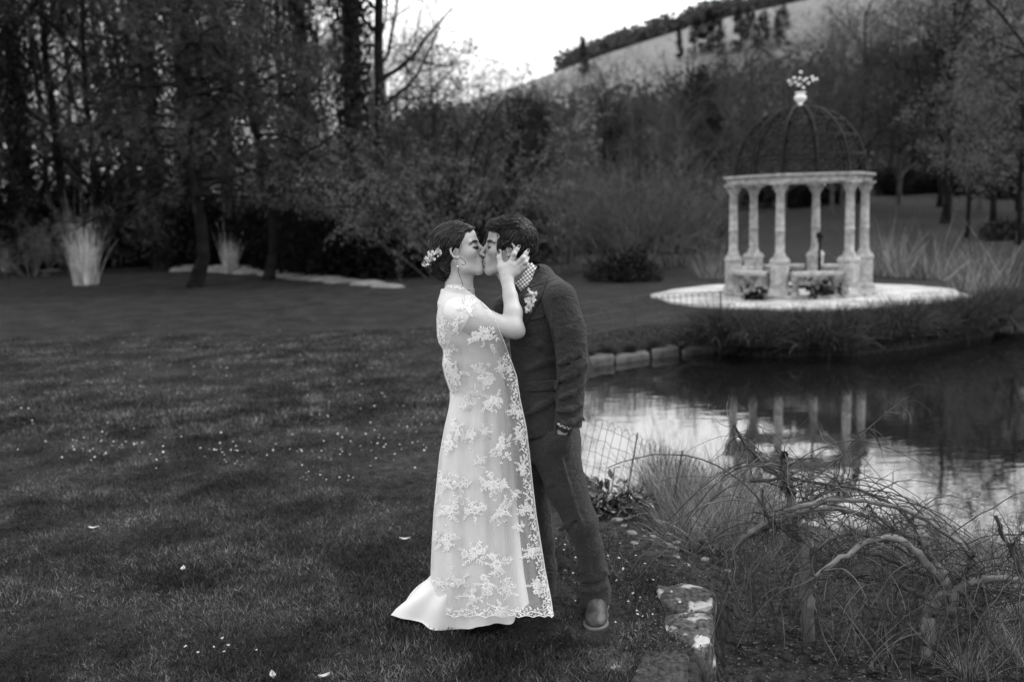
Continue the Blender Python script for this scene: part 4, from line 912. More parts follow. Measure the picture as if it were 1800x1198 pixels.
for pts in ([(808, 452, -.08), (817, 459, -.083), (819, 463, -.083), (814, 466, -.08), (811, 464, -.08)], [(805, 466, -.075), (806, 480, -.068), (811, 492, -.06), (814, 502, -.055), (809, 512, -.05)]):
    q = np.array([P(*a) for a in pts]); u = np.linspace(0, 1, 24); q = np.stack([np.interp(u, np.linspace(0, 1, 5), q[:, i]) for i in range(3)], 1)
    for _ in range(3): q[1:-1] = (q[:-2] + 2 * q[1:-1] + q[2:]) / 4
    tn.append(q)
V, F_ = tubes(np.array(tn), np.full((2, 24), .0011), 4); bpart('tendril', V, [F_], M['strand_f'], hair_b)
# ear ring with a pearl, necklace
M['pearl'] = mat('pearl', .75, .2, spec=.6); M['chain'] = mat('chain_metal', .22, .35, .4, 200, spec=.6)
e = P(803, 463, -.082); V, F_ = lathe([(0, -.0045), (.003, -.003), (.0045, 0), (.003, .003), (0, .0045)], 10); er = bpart('earring', V + P(804.5, 468, -.083), [F_], M['pearl'])
q = np.array([P(802, 456, -.079), P(804, 461, -.083), P(804.5, 466, -.083)]); V, F_ = tubes(q, np.full(3, .0009), 5); bpart('hook', V, [F_], M['chain'], er)
u = np.linspace(0, 2 * np.pi, 73); nk = np.stack([xx(805) + (21.5 + 1.5) * S * np.cos(u), Y0 + .004 + (23.5) * S * np.sin(u), zz(505) - .016 * np.cos(u) ** 1], 1)
g = Fb.grad(nk); 
for _ in range(6): nk = nk - Fb.grad(nk) * np.clip(Fb.sample(nk) - .0012, -.01, .01)[:, None]
V, F_ = tubes(nk, .0014 + .0007 * np.sin(np.arange(73) * 2.3)[None].repeat(1, 0)[0], 5); bpart('necklace', V, [F_], M['chain'])
# flowers pinned in the hair
M['petal'] = mat('white_petal', .72, .7, .15, 40, spec=.2, trans=.2); M['sage'] = mat('sage_leaf', .20, .7, .3, 40, spec=.2)
def posy(name, parent, pts, seed, host, n_petal=5, r=.0065, leafn=2):
    rg = np.random.default_rng(seed); mb = MB(); lf = MB()
    for c in pts:
        ax = nrm(np.array([rg.normal() * .5, -1 + rg.normal() * .2, rg.normal() * .5 + .2])); s1 = nrm(np.cross(ax, [0, 0, 1.])); s2 = np.cross(s1, ax); rr = r * rg.uniform(.6, 1.25)
        for k in range(n_petal):
            a = k * 6.283 / n_petal + rg.uniform(0, .5); d = s1 * math.cos(a) + s2 * math.sin(a); t = c + ax * rr * .2; w_ = np.cross(d, ax)
            mb.add(np.array([t, t + d * rr * .6 + w_ * rr * .42 + ax * rr * .3, t + d * rr * 1.15 + ax * rr * .25, t + d * rr * .6 - w_ * rr * .42 + ax * rr * .3]), np.array([[0, 1, 2, 3]]))
        V, F = lathe([(0, -.2), (.25, 0), (0, .35)], 5); mb.add(V @ np.stack([s1, s2, ax]) * rr + c, F)
        for k in range(leafn):
            d = nrm(rg.normal(size=3)); V, F = leaves(c[None] - ax * rr * .2, d[None], rr * 2.6, rr * .9); lf.add(V, F)
    loc = np.array(host.location); a = link('blossoms', mesh(name, np.concatenate(mb.V) - loc, [np.concatenate(mb.F4)], M['petal'], False), parent)
    if lf.n: link('sprigs', mesh(name + '_leaf', np.concatenate(lf.V) - loc, [np.concatenate(lf.F4)], M['sage'], False), parent)
    return a
rg = np.random.default_rng(8); t = rg.uniform(0, 1, 46); cxs = 744 + t * 31; cys = 459 - t * 19 + rg.normal(size=46) * 4.2
posy('hair_flowers', hair_b, [P(x, y, -.075 - .012 * math.sin(a * 3.14) + rg.normal() * .004) for x, y, a in zip(cxs, cys, t)], 3, bride)
# ---------------- dress and cape
M['satin'] = mat('white_satin', .62, .42, .04, 6, bump=.05, bsc=14, spec=.35, sheen=.2)
M['lace'] = mat('white_lace', .80, .8, .06, 60, spec=.15, trans=.15)
cm = bpy.data.materials.new('sheer_tulle'); cm.use_nodes = True; t = cm.node_tree; N = t.nodes; bs = N['Principled BSDF']
bs.inputs['Base Color'].default_value = (.74, .74, .74, 1); bs.inputs['Roughness'].default_value = .8; bs.inputs['Specular IOR Level'].default_value = .1
tr = N.new('ShaderNodeBsdfTransparent'); mx = N.new('ShaderNodeMixShader'); lw = N.new('ShaderNodeLayerWeight'); lw.inputs['Blend'].default_value = .35
rr_ = N.new('ShaderNodeMapRange'); rr_.inputs['To Min'].default_value = .24; rr_.inputs['To Max'].default_value = .75
t.links.new(lw.outputs['Facing'], rr_.inputs['Value']); t.links.new(rr_.outputs[0], mx.inputs[0]); t.links.new(tr.outputs[0], mx.inputs[1]); t.links.new(bs.outputs[0], mx.inputs[2]); t.links.new(mx.outputs[0], N['Material Output'].inputs[0])
M['tulle'] = cm
# bodice: a skin of cloth just outside the torso with cap sleeves
lo = np.array([P(760, 600)[0], Y0 - .26, zz(705)]); hi = np.array([P(905, 600)[0], Y0 + .24, zz(500)])
Fd = Field(lo, hi, .0035)
Fd.loft([(zz(705), xx(838), Y0, 47 * S, .145), (zz(650), xx(836), Y0, 46 * S, .125), (zz(600), xx(830), Y0, 52 * S, .14), (zz(575), xx(826), Y0, 52 * S, .15), (zz(550), xx(813), Y0, 42 * S, .155), (zz(530), xx(806), Y0, 36 * S, .13), (zz(514), xx(804), Y0, 28 * S, .085), (zz(504), xx(803), Y0, 26 * S, .070)], .02)
Fd.chain([P(803, 527, 0), P(804, 546, -.13)], [22 * S, 24 * S], .03); Fd.chain([P(803, 527, 0), P(806, 546, .14)], [22 * S, 24 * S], .03)
Fd.rc(P(806, 552, -.145), P(835, 564, -.168), 25.5 * S, 25 * S, .012)
q = P(822, 562, -.16); Fd2 = None
# cut the cap sleeve with a slanting hem, only outside the torso
nx = nrm(np.array([.62, 0, -.78 * 0 - .35]))
def capcut(X, Y, Z):
    v = (X - q[0]) * nx[0] + (Z - q[2]) * nx[2]; return np.maximum(-v, (Y - (Y0 - .135)))
Fd.apply(capcut, (q[0] - .1, Y0 - .26, q[2] - .12), (q[0] + .12, Y0 - .13, q[2] + .1), .004, 'sub')
Fd.cut(P(803, 512, 0), (-.25 + .45, 0, 1.0)); Fd.bumpy(.0012, 40, 5)
Vd, Qd = Fd.skin()
# skirt with train
rows = np.array([  # py, left, right, near depth
    (642, 790, 883, .130), (670, 791, 885, .135), (700, 791, 889, .150), (740, 785, 893, .165), (780, 779, 896, .175), (820, 774, 899, .185), (860, 769, 903, .195), (900, 766, 907, .205), (950, 763, 912, .215),
    (990, 763, 917, .225), (1012, 757, 919, .23), (1025, 738, 921, .23), (1038, 722, 923, .232), (1052, 707, 925, .235), (1064, 696, 927, .24), (1074, 689, 928, .24), (1080, 686, 929, .24)])
nr, nt_ = 90, 120; py = np.linspace(642, 1080, nr); Lx, Rx, Bd = [np.interp(py, rows[:, 0], rows[:, i]) for i in (1, 2, 3)]
th = np.arange(nt_) * 2 * np.pi / nt_
core = np.interp(py, [642, 990, 1080], [836, 838, 838])
V = np.zeros((nr, nt_, 3)); fa = np.interp(py, [642, 760, 1080], [0.0, .009, .026])
for i in range(nr):
    c = core[i]; aR = Rx[i] - c; aL = c - Lx[i]; cs, sn = np.cos(th), np.sin(th)
    f = np.sin(th * 9 + .8 + .4 * np.sin(py[i] * .01)) * .6 + np.sin(th * 14 + 2) * .4
    xo = np.where(cs > 0, aR * cs, aL * np.sign(cs) * np.abs(cs) ** np.interp(py[i], [990, 1060], [1.0, 1.5]))
    yo = -Bd[i] * sn * np.where(cs < 0, 1 - .0 * cs, 1) * (1 - np.interp(py[i], [1000, 1070], [0, .35]) * np.clip(-cs, 0, 1))
    b0 = P(c, py[i] + np.interp(c, [0, 1], [0, 0]), 0)
    V[i, :, 0] = b0[0] + xo * S + f * fa[i] * cs * .6; V[i, :, 1] = Y0 + yo - f * fa[i] * sn; V[i, :, 2] = b0[2]
zb = V[..., 2]; low = np.clip((py[:, None] - 990) / 90, 0, 1)
V[..., 2] = np.maximum(zb + low * (.010 * np.sin(th * 5)[None] + .050 * np.clip(.75 + np.cos(th - .0) * 1.2, 0, 1)[None]), .012)
tl = sstep((core.mean() - 70 - (838 + (V[..., 0] - P(838, 1060)[0]) / S)) / 30)
V[..., 2] = V[..., 2] + tl * .012 * np.sin(V[..., 1] * 40 + V[..., 0] * 25)
V[..., 2] = np.maximum(V[..., 2], .012)
i = np.arange(nr - 1)[:, None] * nt_; j = np.arange(nt_)[None]; j2 = (j + 1) % nt_
Fk = np.stack([i + j, i + nt_ + j, i + nt_ + j2, i + j2], -1).reshape(-1, 4)
dress = bpart('dress', np.concatenate([Vd, V.reshape(-1, 3)]), [np.concatenate([Qd, Fk + len(Vd)])], M['satin'])
# cape
cr = lambda t_: (np.array([a for a, b in t_]), np.array([b for a, b in t_]))
CL = cr([(500, 784), (507, 781), (515, 777), (530, 772), (545, 769), (560, 767), (590, 768), (603, 771), (613, 778), (622, 779), (640, 777), (660, 781), (680, 788), (695, 794), (712, 790), (750, 781), (800, 772), (850, 767), (900, 762), (950, 759), (1000, 757), (1040, 757), (1085, 763)])
CE = cr([(500, 812), (507, 818), (515, 828), (530, 847), (545, 863), (555, 869), (575, 877), (600, 887), (620, 894), (640, 902), (660, 909), (700, 915), (750, 926), (800, 932), (850, 937), (900, 943), (950, 951), (1000, 959), (1050, 969), (1085, 974)])
CB = cr([(500, .075), (507, .09), (515, .12), (527, .165), (540, .20), (555, .225), (575, .235), (600, .232), (630, .21), (660, .195), (700, .19), (800, .215), (900, .235), (1000, .255), (1085, .27)])
CD = cr([(500, .045), (507, .055), (515, .09), (530, .15), (545, .22), (555, .243), (575, .252), (600, .245), (620, .215), (650, .19), (700, .19), (750, .19), (800, .175), (900, .165), (1000, .17), (1085, .18)])
def cape(u, py):
    """u 0 at the back .. 1 at the front edge, near side"""
    u, py = np.broadcast_arrays(np.asarray(u, float), np.asarray(py, float))
    L_, E_, B_, D_ = [np.interp(py, *c) for c in (CL, CE, CB, CD)]
    x = L_ + (E_ - L_) * (1 - np.cos(np.pi * u)) / 2
    d = np.where(u < .5, B_ * np.sin(np.pi * u) ** .8, D_ + (B_ - D_) * np.sin(np.pi * u))
    am = np.interp(py, [520, 600, 700, 900, 1085], [0, .004, .009, .016, .021]) * np.sin(np.pi * np.clip(u * 1.02, 0, 1)) ** .5
    d = d + am * (np.sin(u * 31 + .6 * np.sin(py * .012)) * .6 + np.sin(u * 53 + 1 + py * .004) * .4)
    hem = np.interp(py, [1050, 1085], [0, 1]) * 3.5 * np.abs(np.sin(u * np.pi * 11)); pyy = py - hem + np.interp(u, [0, .25, .6, 1], [-14, 0, 0, 0]) * np.interp(py, [1000, 1085], [0, 1])
    sh = x.shape; w_ = np.array([at(a, b, Y0) for a, b in zip(x.ravel(), pyy.ravel())]).reshape(sh + (3,)); 
    k = (Y0 - d)[..., None] / Y0; w2 = CAMP + (w_ - CAMP) * k                       # same picture point, at its own depth
    return w2
def cape_at(x, py, off=.004):
    L_, E_ = np.interp(py, *CL), np.interp(py, *CE); u = np.arccos(np.clip(1 - 2 * (x - L_) / (E_ - L_), -1, 1)) / np.pi
    return cape(u, py) - np.array([0, off, 0])
nu, nv = 90, 130; U, PY = np.meshgrid(np.linspace(0, 1, nu), np.linspace(500, 1085, nv), indexing='ij')
V1 = cape(U, PY); V1[..., 2] = np.maximum(V1[..., 2], .015)
V2 = V1[::2].copy(); V2[..., 1] = 2 * Y0 - V2[..., 1]; V2[..., 0] = V2[0:1, :, 0] + (V2[..., 0] - V2[0:1, :, 0]) * .72       # far side, drawn together behind her
def grid(n, m): i = np.arange(n - 1)[:, None] * m; j = np.arange(m - 1)[None]; return np.stack([i + j, i + 1 + j, i + m + 1 + j, i + m + j], -1).reshape(-1, 4)
cape_o = bpart('cape', np.concatenate([V1.reshape(-1, 3), V2.reshape(-1, 3)]), [np.concatenate([grid(nu, nv), grid(V2.shape[0], nv)[:, ::-1] + nu * nv])], M['tulle'])
# lace motifs: flowers, leaf sprays and curls worked on the tulle
def motif(rg, size):
    out = []                                                        # list of (centre line pts (k,2), half widths (k,))
    def leaf(p, a, l, w_): out.append((np.array([p + np.array([math.cos(a), math.sin(a)]) * l * f for f in (0, .3, .65, 1)]), np.array([.15, 1, .8, .05]) * w_))
    def spray(p, a, n, l):
        for k in range(n):
            q = p + np.array([math.cos(a), math.sin(a)]) * l * (k + .5) / n; a += rg.normal() * .12
            for sg in (-1, 1): leaf(q, a + sg * rg.uniform(.6, .9), l * .36 * (1 - .4 * k / n), l * .07)
        leaf(p + np.array([math.cos(a), math.sin(a)]) * l * .85, a, l * .35, l * .07)
        out.append((np.array([p + np.array([math.cos(a), math.sin(a)]) * l * f for f in (0, .5, 1)]), np.array([1, 1, .6]) * .5))
    def flower(p, r):
        n = 8; a0 = rg.uniform(0, 6)
        for k in range(n): leaf(p + .25 * r * np.array([math.cos(a0 + k * 6.283 / n), math.sin(a0 + k * 6.283 / n)]), a0 + k * 6.283 / n, r * .8, r * .27)
        leaf(p - np.array([r * .2, 0]), 0, r * .4, r * .16)
    def curl(p, a, r, sg):
        t_ = np.linspace(0, 4.2, 9); c = p + np.array([math.cos(a), math.sin(a)]) * r
        out.append((np.stack([c[0] - (r * (1 - t_ / 8)) * np.cos(a + sg * t_), c[1] - (r * (1 - t_ / 8)) * np.sin(a + sg * t_)], 1), np.full(9, size * .022)))
    o = np.zeros(2); f2 = np.array([rg.uniform(.18, .3), rg.uniform(-.25, -.12)]) * size; flower(o, size * .2); flower(f2, size * .15); flower(o + np.array([-.22, rg.uniform(.05, .2)]) * size, size * .12)
    for a in (2.6, 3.6, 1.7, -.3, -1.3, .7, 3.1, -.8): spray(o + rg.normal(size=2) * size * .08 + np.array([math.cos(a), math.sin(a)]) * size * .12, a + rg.normal() * .35, 4, size * rg.uniform(.2, .42))
    for k in range(9): curl(o + rg.normal(size=2) * size * .24, rg.uniform(0, 6), size * rg.uniform(.05, .1), rg.choice([-1, 1]))
    return out
def lace_mesh(strips, place):
    Vs, Fs, n = [], [], 0
    for c, w_ in strips:
        k = len(c); t_ = np.gradient(c, axis=0); nn = np.stack([-t_[:, 1], t_[:, 0]], 1); nn /= np.linalg.norm(nn, axis=1, keepdims=True) + 1e-9
        a = place(c + nn * w_[:, None], .003); b = place(c, .0052); d = place(c - nn * w_[:, None], .003); Vs.append(np.concatenate([a, b, d]))
        for j in range(k - 1): Fs += [(n + j, n + j + 1, n + k + j + 1, n + k + j), (n + k + j, n + k + j + 1, n + 2 * k + j + 1, n + 2 * k + j)]
        n += 3 * k
    return np.concatenate(Vs), np.array(Fs)
rg = np.random.default_rng(21)
spots = [(846, 588, 46, 0), (796, 570, 30, 1.2), (818, 537, 34, .2), (848, 660, 46, .1), (800, 655, 36, .9), (878, 648, 30, .5), (790, 612, 26, .3), (866, 712, 40, .3), (818, 716, 26, 2), (806, 745, 30, .4), (876, 770, 38, .5), (820, 778, 34, 1.0), (788, 790, 30, 2), (866, 845, 44, .2),
         (816, 840, 34, 1.1), (783, 850, 32, 1.7), (836, 905, 46, .3), (880, 905, 40, 1.4), (790, 905, 36, .2), (828, 975, 44, .7), (878, 975, 42, 1.8), (782, 965, 34, .6), (800, 1015, 36, .4), (858, 1028, 44, .9), (892, 1035, 36, .1), (775, 1020, 24, 1.0), (905, 715, 26, 1.3), (912, 770, 28, 1), (918, 835, 28, 1.2), (924, 900, 28, .9), (933, 965, 28, 1.4), (942, 1025, 30, 1.1), (846, 745, 22, .5), (838, 705, 22, .9), (845, 815, 20, 0), (906, 870, 22, 2.0), (912, 940, 22, .3), (830, 1060, 30, .2), (880, 1066, 28, 1.4), (782, 700, 24, .4), (776, 745, 22, .8), (770, 885, 22, 1.5), (770, 935, 22, .4)]
for (x, y, sz, a) in spots:
    x += rg.uniform(-7, 7) if x < 890 else 0; y += rg.uniform(-16, 16) if y > 700 else 0; a = rg.uniform(0, 6.28)
    st = motif(rg, sz * rg.uniform(.95, 1.25)); ca, sa = math.cos(a), math.sin(a); Rm = np.array([[ca, -sa], [sa, ca]])
    def place(c, off, x=x, y=y, Rm=Rm):
        q = c @ Rm.T + [x, y]; Ly, Ey = np.interp(q[:, 1], *CL) + 1.0, np.interp(q[:, 1], *CE) - 1.0
        return cape_at(np.clip(q[:, 0], Ly, Ey), np.clip(q[:, 1], 503, 1083), off)
    V, F_ = lace_mesh(st, place); bpart('lace_motif', V, [F_], M['lace'], cape_o, False)
# lace edging down the front edge, round the neck and along the scalloped hem
def edge_lace(path, side, wpx, step, seed):
    rg = np.random.default_rng(seed); path = resamp(path, int(np.sum(np.hypot(*np.diff(np.array(path), axis=0).T)) / step)); st = []; tg = np.gradient(path, axis=0); tg /= np.linalg.norm(tg, axis=1, keepdims=True); nn = np.stack([-tg[:, 1], tg[:, 0]], 1) * side
    st.append((path, np.full(len(path), .9))); sc_ = path + nn * (wpx * (.35 + .2 * np.sin(np.arange(len(path)) * .7)))[:, None]; st.append((sc_, np.full(len(path), .6)))
    for k in range(0, len(path)):
        for _ in range(3):
            p0 = path[k] + nn[k] * rg.uniform(0, wpx * .8) + tg[k] * rg.normal() * 2; a = rg.uniform(0, 6.28); l = rg.uniform(2.5, 6.5); d = np.array([math.cos(a), math.sin(a)]); st.append((np.array([p0 + d * l * f for f in (0, .35, .7, 1)]), np.array([.2, 1, .8, .1]) * l * .24))
    return st
pl = lambda c, off: cape_at(np.clip(c[:, 0], np.interp(c[:, 1], *CL) + .8, np.interp(c[:, 1], *CE) - .4), np.clip(c[:, 1], 501, 1084.5), off)
ys = np.linspace(505, 1083, 120); V, F_ = lace_mesh(edge_lace(np.stack([np.interp(ys, *CE) - .6, ys], 1), 1, 15, 3.2, 1)[:1] + [s_ for s_ in edge_lace(np.stack([np.interp(ys[24:], *CE) - 1, ys[24:]], 1), 1, 20, 3.0, 2)], pl); bpart('lace_edging', V, [F_], M['lace'], cape_o, False)
xs = np.linspace(765, 973, 100); V, F_ = lace_mesh(edge_lace(np.stack([xs, np.full(100, 1084.)], 1), -1, 20, 3.0, 3), pl); bpart('hem_lace', V, [F_], M['lace'], cape_o, False)
xs = np.linspace(785, 815, 20); V, F_ = lace_mesh(edge_lace(np.stack([xs, 503 + (xs - 785) * .12], 1), -1, 12, 2.5, 4), lambda c, off: cape_at(np.clip(c[:, 0], np.interp(c[:, 1], *CL) + .8, np.interp(c[:, 1], *CE) - .4), np.clip(c[:, 1], 501, 540), off)); bpart('neck_lace', V, [F_], M['lace'], cape_o, False)
ys = np.linspace(560, 690, 50); V, F_ = lace_mesh(edge_lace(np.stack([np.interp(ys, *CL) + 3, ys], 1), -1, 16, 3, 5), pl); bpart('back_lace', V, [F_], M['lace'], cape_o, False)
# shoes under the hem
M['shoe_w'] = mat('ivory_shoe', .45, .4, spec=.4)
def pump(x, y, lab=None):
    g0 = gnd(x, y, .0); F_ = Field(g0 + [-.30, -.06, -.005], g0 + [.06, .09, .10], .003)
    F_.rc(g0 + [-.02, .02, .028], g0 + [-.10, .02, .035], .024, .030, .01); F_.rc(g0 + [-.10, .02, .035], g0 + [-.22, .02, .065], .03, .026, .01); F_.rc(g0 + [-.235, .02, .05], g0 + [-.235, .02, .014], .022, .013, .008); F_.cut(g0 + [0, 0, .004], (0, 0, -1)); return bpart('shoe', *(lambda r_: (r_[0], [r_[1]]))(F_.skin()), M['shoe_w'])
pump(868, 1095); pump(818, 1090)
# ================================================================== the groom
groom = thing('person', 'dark haired groom in grey tweed suit, one hand in his trouser pocket, kissing the bride', 'person', P(985, 1083, 0) * [1, 1, 0])
def gpart(name, V, Fs, mats, parent=None, smooth=True):
    return link(name, mesh(name, np.asarray(V) - np.array(groom.location), Fs, mats, smooth), parent or groom)
hg = Head(P(893.5, 435, -.012), 98 * S, 9, 6, -1)
Fg = Field(np.array([P(838, 430)[0], Y0 - .13, zz(560)]), np.array([P(965, 430)[0], Y0 + .12, zz(378)]), .0021)
hg.sculpt(Fg)
Fg.rc(P(905, 455, -.012), P(925, 520, 0), 23 * S, 27 * S, .03); Fg.rc(P(884, 486, -.01), P(905, 520, 0), 8 * S, 9 * S, .03)
Fg.loft([(zz(560, 940), xx(940), Y0, 40 * S, .12), (zz(525, 940), xx(935), Y0, 36 * S, .11), (zz(512, 940), xx(930), Y0, 28 * S, .08)], .03)
Vg, Qg = Fg.skin(); tg_ = hg.tint(Vg, .6); Fg.hmap()
# hidden body under the suit and the hand in the pocket
F2 = Field(np.array([P(890, 800)[0], Y0 - .26, .05]), np.array([P(1080, 800)[0], Y0 + .22, zz(535, 940)]), .009)
F2.loft([(zz(790, 960), xx(965), Y0, 40 * S, .14), (zz(700, 950), xx(950), Y0, 42 * S, .14), (zz(600, 950), xx(950), Y0, 46 * S, .16), (zz(545, 945), xx(945), Y0, 42 * S, .16)], .03)
F2.chain([P(985, 535, -.17), P(1005, 640, -.2), P(995, 740, -.18)], [18 * S, 15 * S, 11 * S], .02); F2.chain([P(945, 535, .17), P(885, 570, .17)], [18 * S, 15 * S], .02)
F2.chain([P(970, 790, -.08), P(1023, 917, -.09), P(1047, 1050, -.02)], [28 * S, 18 * S, 12 * S], .02); F2.chain([P(950, 790, .08), P(945, 900, .1), P(955, 1050, .1)], [20 * S, 13 * S, 11 * S], .02)
V2, Q2 = F2.skin()
F3 = Field(P(960, 800, -.30) - [.0, 0, 0], P(1030, 715, -.10), .0028)
F3.chain([P(998, 728, -.19), P(990, 752, -.185), P(982, 772, -.165)], [12 * S, 11 * S, 13 * S], .01)
for k, (x, y) in enumerate(((965, 792), (972, 797), (980, 798), (988, 795))): F3.chain([P(978 + k * 4, 772, -.165), P(x, y, -.155)], [5 * S, 3.6 * S], .006)
F3.chain([P(992, 758, -.18), P(995, 778, -.17)], [5 * S, 4 * S], .006)
V3, Q3 = F3.skin()
gm_ = mesh('body', np.concatenate([Vg, V2, V3]) - np.array(groom.location), [np.concatenate([Qg, Q2 + len(Vg), Q3 + len(Vg) + len(V2)])], M['skin_m']); settint(gm_, np.concatenate([tg_, np.ones(len(V2) + len(V3))])); link('body', gm_, groom)
def gstrip(*a): o = hg.hairstrip(*a); o.location = -Vector(groom.location); return o
for y in (-1, 1):
    gstrip('eyebrow', [(.388, y * .04, .055), (.368, y * .11, .072), (.33, y * .18, .070), (.275, y * .235, .045)], 120, .04, .007, (-.2, y * .8, .15), M['brow'], groom, 15 + y)
    gstrip('eyelash', [(.352, y * .08, -.02), (.345, y * .12, -.034), (.33, y * .16, -.034), (.308, y * .195, -.02)], 50, .035, .006, (.8, y * .35, -.5), M['brow'], groom, 19 + y)
# hair
Fh = Field(np.array([P(848, 430)[0], Y0 - .14, zz(478, 900)]), np.array([P(956, 430)[0], Y0 + .12, zz(370, 900)]), .0024)
Fh.ell(P(903, 421, -.012), (40.5 * S, .088, 39.5 * S), .01); Fh.rc(P(924, 442, -.012), P(918, 462, -.012), 16 * S, 12 * S, .03)
for d in (-.055, -.02, .02, .05): Fh.rc(P(903, 392, d - .01), P(866, 397, d * .9 - .012), 12 * S, 8 * S, .02)
for d in (-.045, -.01, .03): Fh.rc(P(870, 394, d - .012), P(858, 402, d - .012), 7 * S, 3.5 * S, .012)
Fh.ell(P(848, 432, -.012), (28 * S, .30, 33 * S), .010, 'sub'); Fh.ell(P(893, 446, -.095), (9.5 * S, .035, 13 * S), .006, 'sub'); Fh.ell(P(884, 462, -.012), (24 * S, .2, 22 * S), .008, 'sub')
Fh.rc(P(878, 425, -.082), P(877, 440, -.082), 3.5 * S, 2.5 * S, .006)
Fh.bumpy(.0018, 120, 9)
V, Q = Fh.skin(); hair_g = gpart('hair', V, [Q], M['hair_m'])
rg = np.random.default_rng(14)
def gdir(p):
    top = np.clip((p[:, 2:3] - zz(412, 900)) / .03, 0, 1); back = np.clip((p[:, 0:1] - xx(915, 430)) / .03, 0, 1)
    return np.array([-1, 0, .15]) * top + np.array([-.55, 0, -.8]) * (1 - top) * (1 - back) + np.array([.05, 0, -1.]) * back * (1 - .5 * top)
sp = surfpts(V, rg, 2600, lambda v: v[:, 1] < Y0 + .05)
sp2 = surfpts(V, rg, 260, lambda v: (v[:, 1] < Y0 + .06) & (v[:, 2] > zz(404, 900)))
hair_locks('hair_strands', Fh, [(sp, 6, .0062, .0010, .0026, .32), (sp[:620], 6, .0068, .0026, .0028, .16), (sp2, 6, .0075, .0015, .0065, .30)], gdir, 16, M['strand_m'], hair_g, groom)
# suit cloth
def tweed(name, v):
    m = mat(name, v, .95, .55, 230, bump=.6, bsc=380, spec=.10, sheen=.08, contrast=(.3, .7)); t = m.node_tree; N = t.nodes; tc = N.new('ShaderNodeTexCoord'); wv = N.new('ShaderNodeTexNoise'); wv.inputs['Scale'].default_value = 13; wv.inputs['Detail'].default_value = 2.5; wv.inputs['Distortion'].default_value = 1.6; mp = N.new('ShaderNodeMapping'); mp.inputs['Rotation'].default_value = (0, .6, 0); mp.inputs['Scale'].default_value = (1, 1, 1.8); t.links.new(tc.outputs['Object'], mp.inputs[0]); t.links.new(mp.outputs[0], wv.inputs['Vector']); b2 = N.new('ShaderNodeBump'); b2.inputs['Strength'].default_value = .75; b2.inputs['Distance'].default_value = .022; t.links.new(wv.outputs[0], b2.inputs['Height']); b1 = [n for n in N if n.type == 'BUMP' and n != b2][0]; t.links.new(b2.outputs[0], b1.inputs['Normal']); return m
M['tweed'] = tweed('grey_tweed', .033); M['tweed2'] = tweed('grey_tweed_trousers', .032); M['dark'] = mat('dark_tie', .015, .7)
gh = bpy.data.materials.new('gingham_shirt'); gh.use_nodes = True; t = gh.node_tree; N = t.nodes; lk = t.links.new; bs = N['Principled BSDF']; bs.inputs['Roughness'].default_value = .8
a = N.new('ShaderNodeAttribute'); a.attribute_name = 'weave'; mp = N.new('ShaderNodeMapping'); mp.inputs['Rotation'].default_value = (0, 0, math.radians(38)); mp.inputs['Scale'].default_value = (.19, .19, .19); lk(a.outputs['Vector'], mp.inputs[0])
sx = N.new('ShaderNodeSeparateXYZ'); lk(mp.outputs[0], sx.inputs[0]); ms = []
for k in (0, 1):
    fr = N.new('ShaderNodeMath'); fr.operation = 'FRACT'; lk(sx.outputs[k], fr.inputs[0]); g_ = N.new('ShaderNodeMath'); g_.operation = 'LESS_THAN'; g_.inputs[1].default_value = .26; lk(fr.outputs[0], g_.inputs[0]); ms.append(g_)
mxx = N.new('ShaderNodeMath'); mxx.operation = 'MAXIMUM'; lk(ms[0].outputs[0], mxx.inputs[0]); lk(ms[1].outputs[0], mxx.inputs[1])
mr = N.new('ShaderNodeMapRange'); mr.inputs['To Min'].default_value = .62; mr.inputs['To Max'].default_value = .03; lk(mxx.outputs[0], mr.inputs[0]); lk(mr.outputs[0], bs.inputs['Base Color']); M['gingham'] = gh
# jacket: body
Fj = Field(np.array([P(860, 700)[0], Y0 - .29, zz(768, 960)]), np.array([P(1045, 700)[0], Y0 + .27, zz(455, 950)]), .0032)
Fj.loft([(zz(762, 960), xx(962), Y0, 57 * S, .175), (zz(735, 960), xx(960), Y0, 57 * S, .18), (zz(690, 955), xx(953), Y0, 52 * S, .165), (zz(640, 950), xx(951), Y0, 53 * S, .165), (zz(580, 950), xx(950), Y0, 56 * S, .18), (zz(540, 950), xx(950), Y0, 55 * S, .19), (zz(515, 950), xx(950), Y0, 44 * S, .185), (zz(500, 950), xx(948), Y0, 32 * S, .14)], .03)
Fj.chain([P(952, 488, 0), P(982, 517, -.165)], [20 * S, 24 * S], .04); Fj.chain([P(948, 490, 0), P(925, 520, .17)], [20 * S, 26 * S], .04)
# collar stand round the back of the neck
Fj.rc(P(950, 478, -.035), P(950, 478, .035), 9 * S, 9 * S, .02); Fj.rc(P(949, 480, -.05), P(934, 505, -.085), 8 * S, 7 * S, .015)
Fj.rc(P(925, 490, .0), P(905, 440, -.01), 22 * S, 22 * S, .004, 'sub')
# near sleeve
Fj.chain([P(984, 523, -.188), P(1000, 580, -.205), P(1006, 640, -.205), P(1003, 695, -.195), P(998, 760, -.19)], [28.5 * S, 27.5 * S, 27 * S, 23.5 * S, 22 * S], .010)
# far arm reaching round the bride
Fj.chain([P(925, 522, .17), P(893, 545, .165), P(878, 575, .17)], [30 * S, 27 * S, 22 * S], .02)
